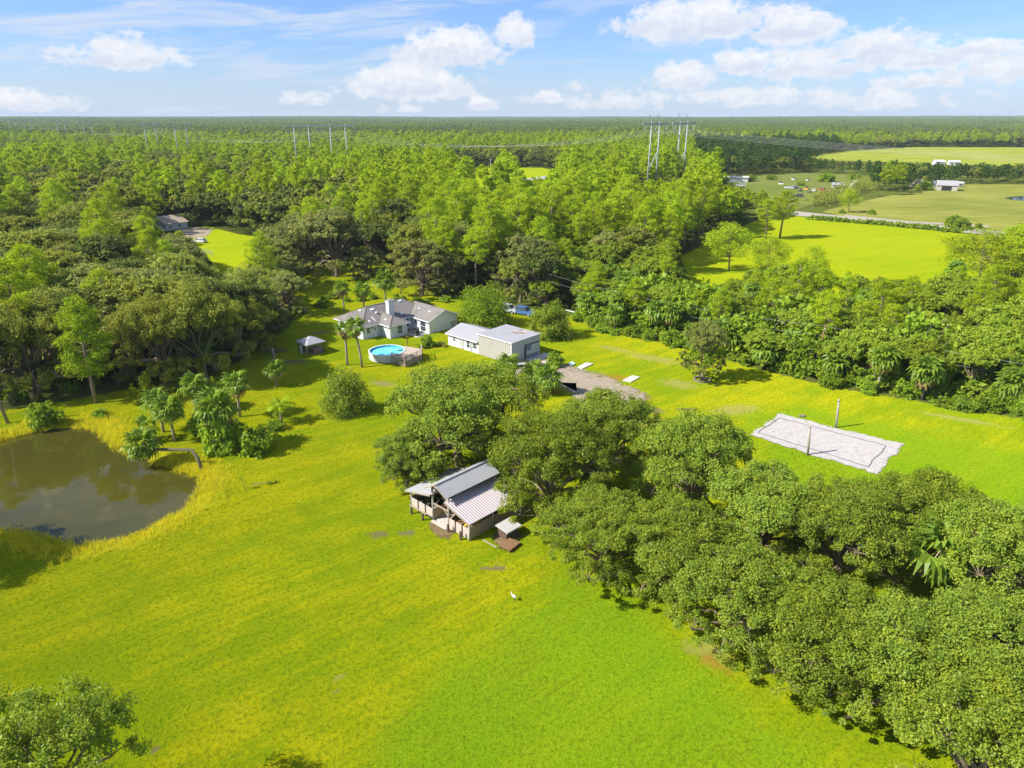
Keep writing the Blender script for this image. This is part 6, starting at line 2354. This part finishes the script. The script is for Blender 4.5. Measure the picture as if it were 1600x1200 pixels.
# ------------------------------------------------------------------ weeds round the pond, tufts on the pasture
def blades(rg, pts, n, hgt, wid, spread):
    k = len(pts) * n
    b = np.repeat(pts, n, 0) + np.column_stack([rg.normal(0, spread, (k, 2)), np.zeros(k)])
    h = np.repeat(hgt, n) * rg.uniform(.5, 1.25, k)
    a = rg.uniform(0, 2 * PI, k)
    s = np.column_stack([np.cos(a), np.sin(a), np.zeros(k)]) * wid
    ln = np.column_stack([rg.normal(0, .35, (k, 2)) * h[:, None], h])
    m_ = b + ln * np.array([.35, .35, .6])
    t = b + ln
    V = np.stack([b - s, b + s, m_ + s * .8, m_ - s * .8, m_ - s * .8, m_ + s * .8, t + s * .1, t - s * .1], 1).reshape(-1, 3)
    return V


rg = np.random.default_rng(91)
Q = np.column_stack([rg.uniform(-80, -28, 42000), rg.uniform(50, 98, 42000)])
zq, sq = terrain_z(Q)
pr = np.exp(-((sq - 1.0) / 1.9) ** 2) * (.35 + .9 * vnoise(Q, 4.0, 3)) * (vnoise(Q, 9.0, 6) > .16)
sel = (rg.random(len(Q)) < pr) & (sq > -.5)
Q, zq, sq = Q[sel], zq[sel], sq[sel]
V = blades(rg, np.column_stack([Q, zq]), 7, .28 + .5 * vnoise(Q, 6.0, 9), .018, .16)
V[:, 2] = np.maximum(V[:, 2], WATER_Z - .1)
tag(link('marsh_weeds', np_mesh('marsh_weeds', V, quad_faces(V), WEED)), 'yellow green rank weeds and grasses fringing the pond', None, None, 'stuff')

# coarse tufts and seed heads standing above the mown pasture
rg = np.random.default_rng(93)
Q = np.column_stack([rg.uniform(-62, 40, 60000), rg.uniform(33, 96, 60000)])
zq, sq = terrain_z(Q)
qp = proj(np.column_stack([Q, zq]))
sel = in_poly(Q, LAWN) & (sq > 3.5) & (qp[:, 0] > -30) & (qp[:, 0] < 1640) & (qp[:, 1] < 1230)
sel &= rg.random(len(Q)) < .12 + .95 * np.clip(vnoise(Q, 5.0, 21) * 1.4 - .45, 0, 1) * (.3 + vnoise(Q, 17.0, 22))
Q, zq = Q[sel], zq[sel]
TUFT = leafmat('tuft_blades', (.15, .26, .006), (.40, .40, .02), .4, .0, .3)
V = blades(rg, np.column_stack([Q, zq]), 5, .07 + .10 * rg.random(len(Q)), .014, .10)
tag(link('grass_tufts', np_mesh('grass_tufts', V, quad_faces(V), TUFT)), 'coarse grass tufts scattered over the open pasture', None, None, 'stuff')


# ------------------------------------------------------------------ the air
hm = bpy.data.materials.new('haze')
hm.use_nodes = True
t = NT(hm.node_tree)
t.n.clear()
pv = t.new('ShaderNodeVolumePrincipled', {'Color': (.70, .84, 1.0), 'Density': 7.0e-5, 'Anisotropy': .0})
t.new('ShaderNodeOutputMaterial', {'Volume': pv.outputs[0]})
m = MB()
m.box((-12000, -1000, -3.2), (12000, 12000, 49))
hz_ = m.build('haze', hm)
hz_['kind'] = 'stuff'
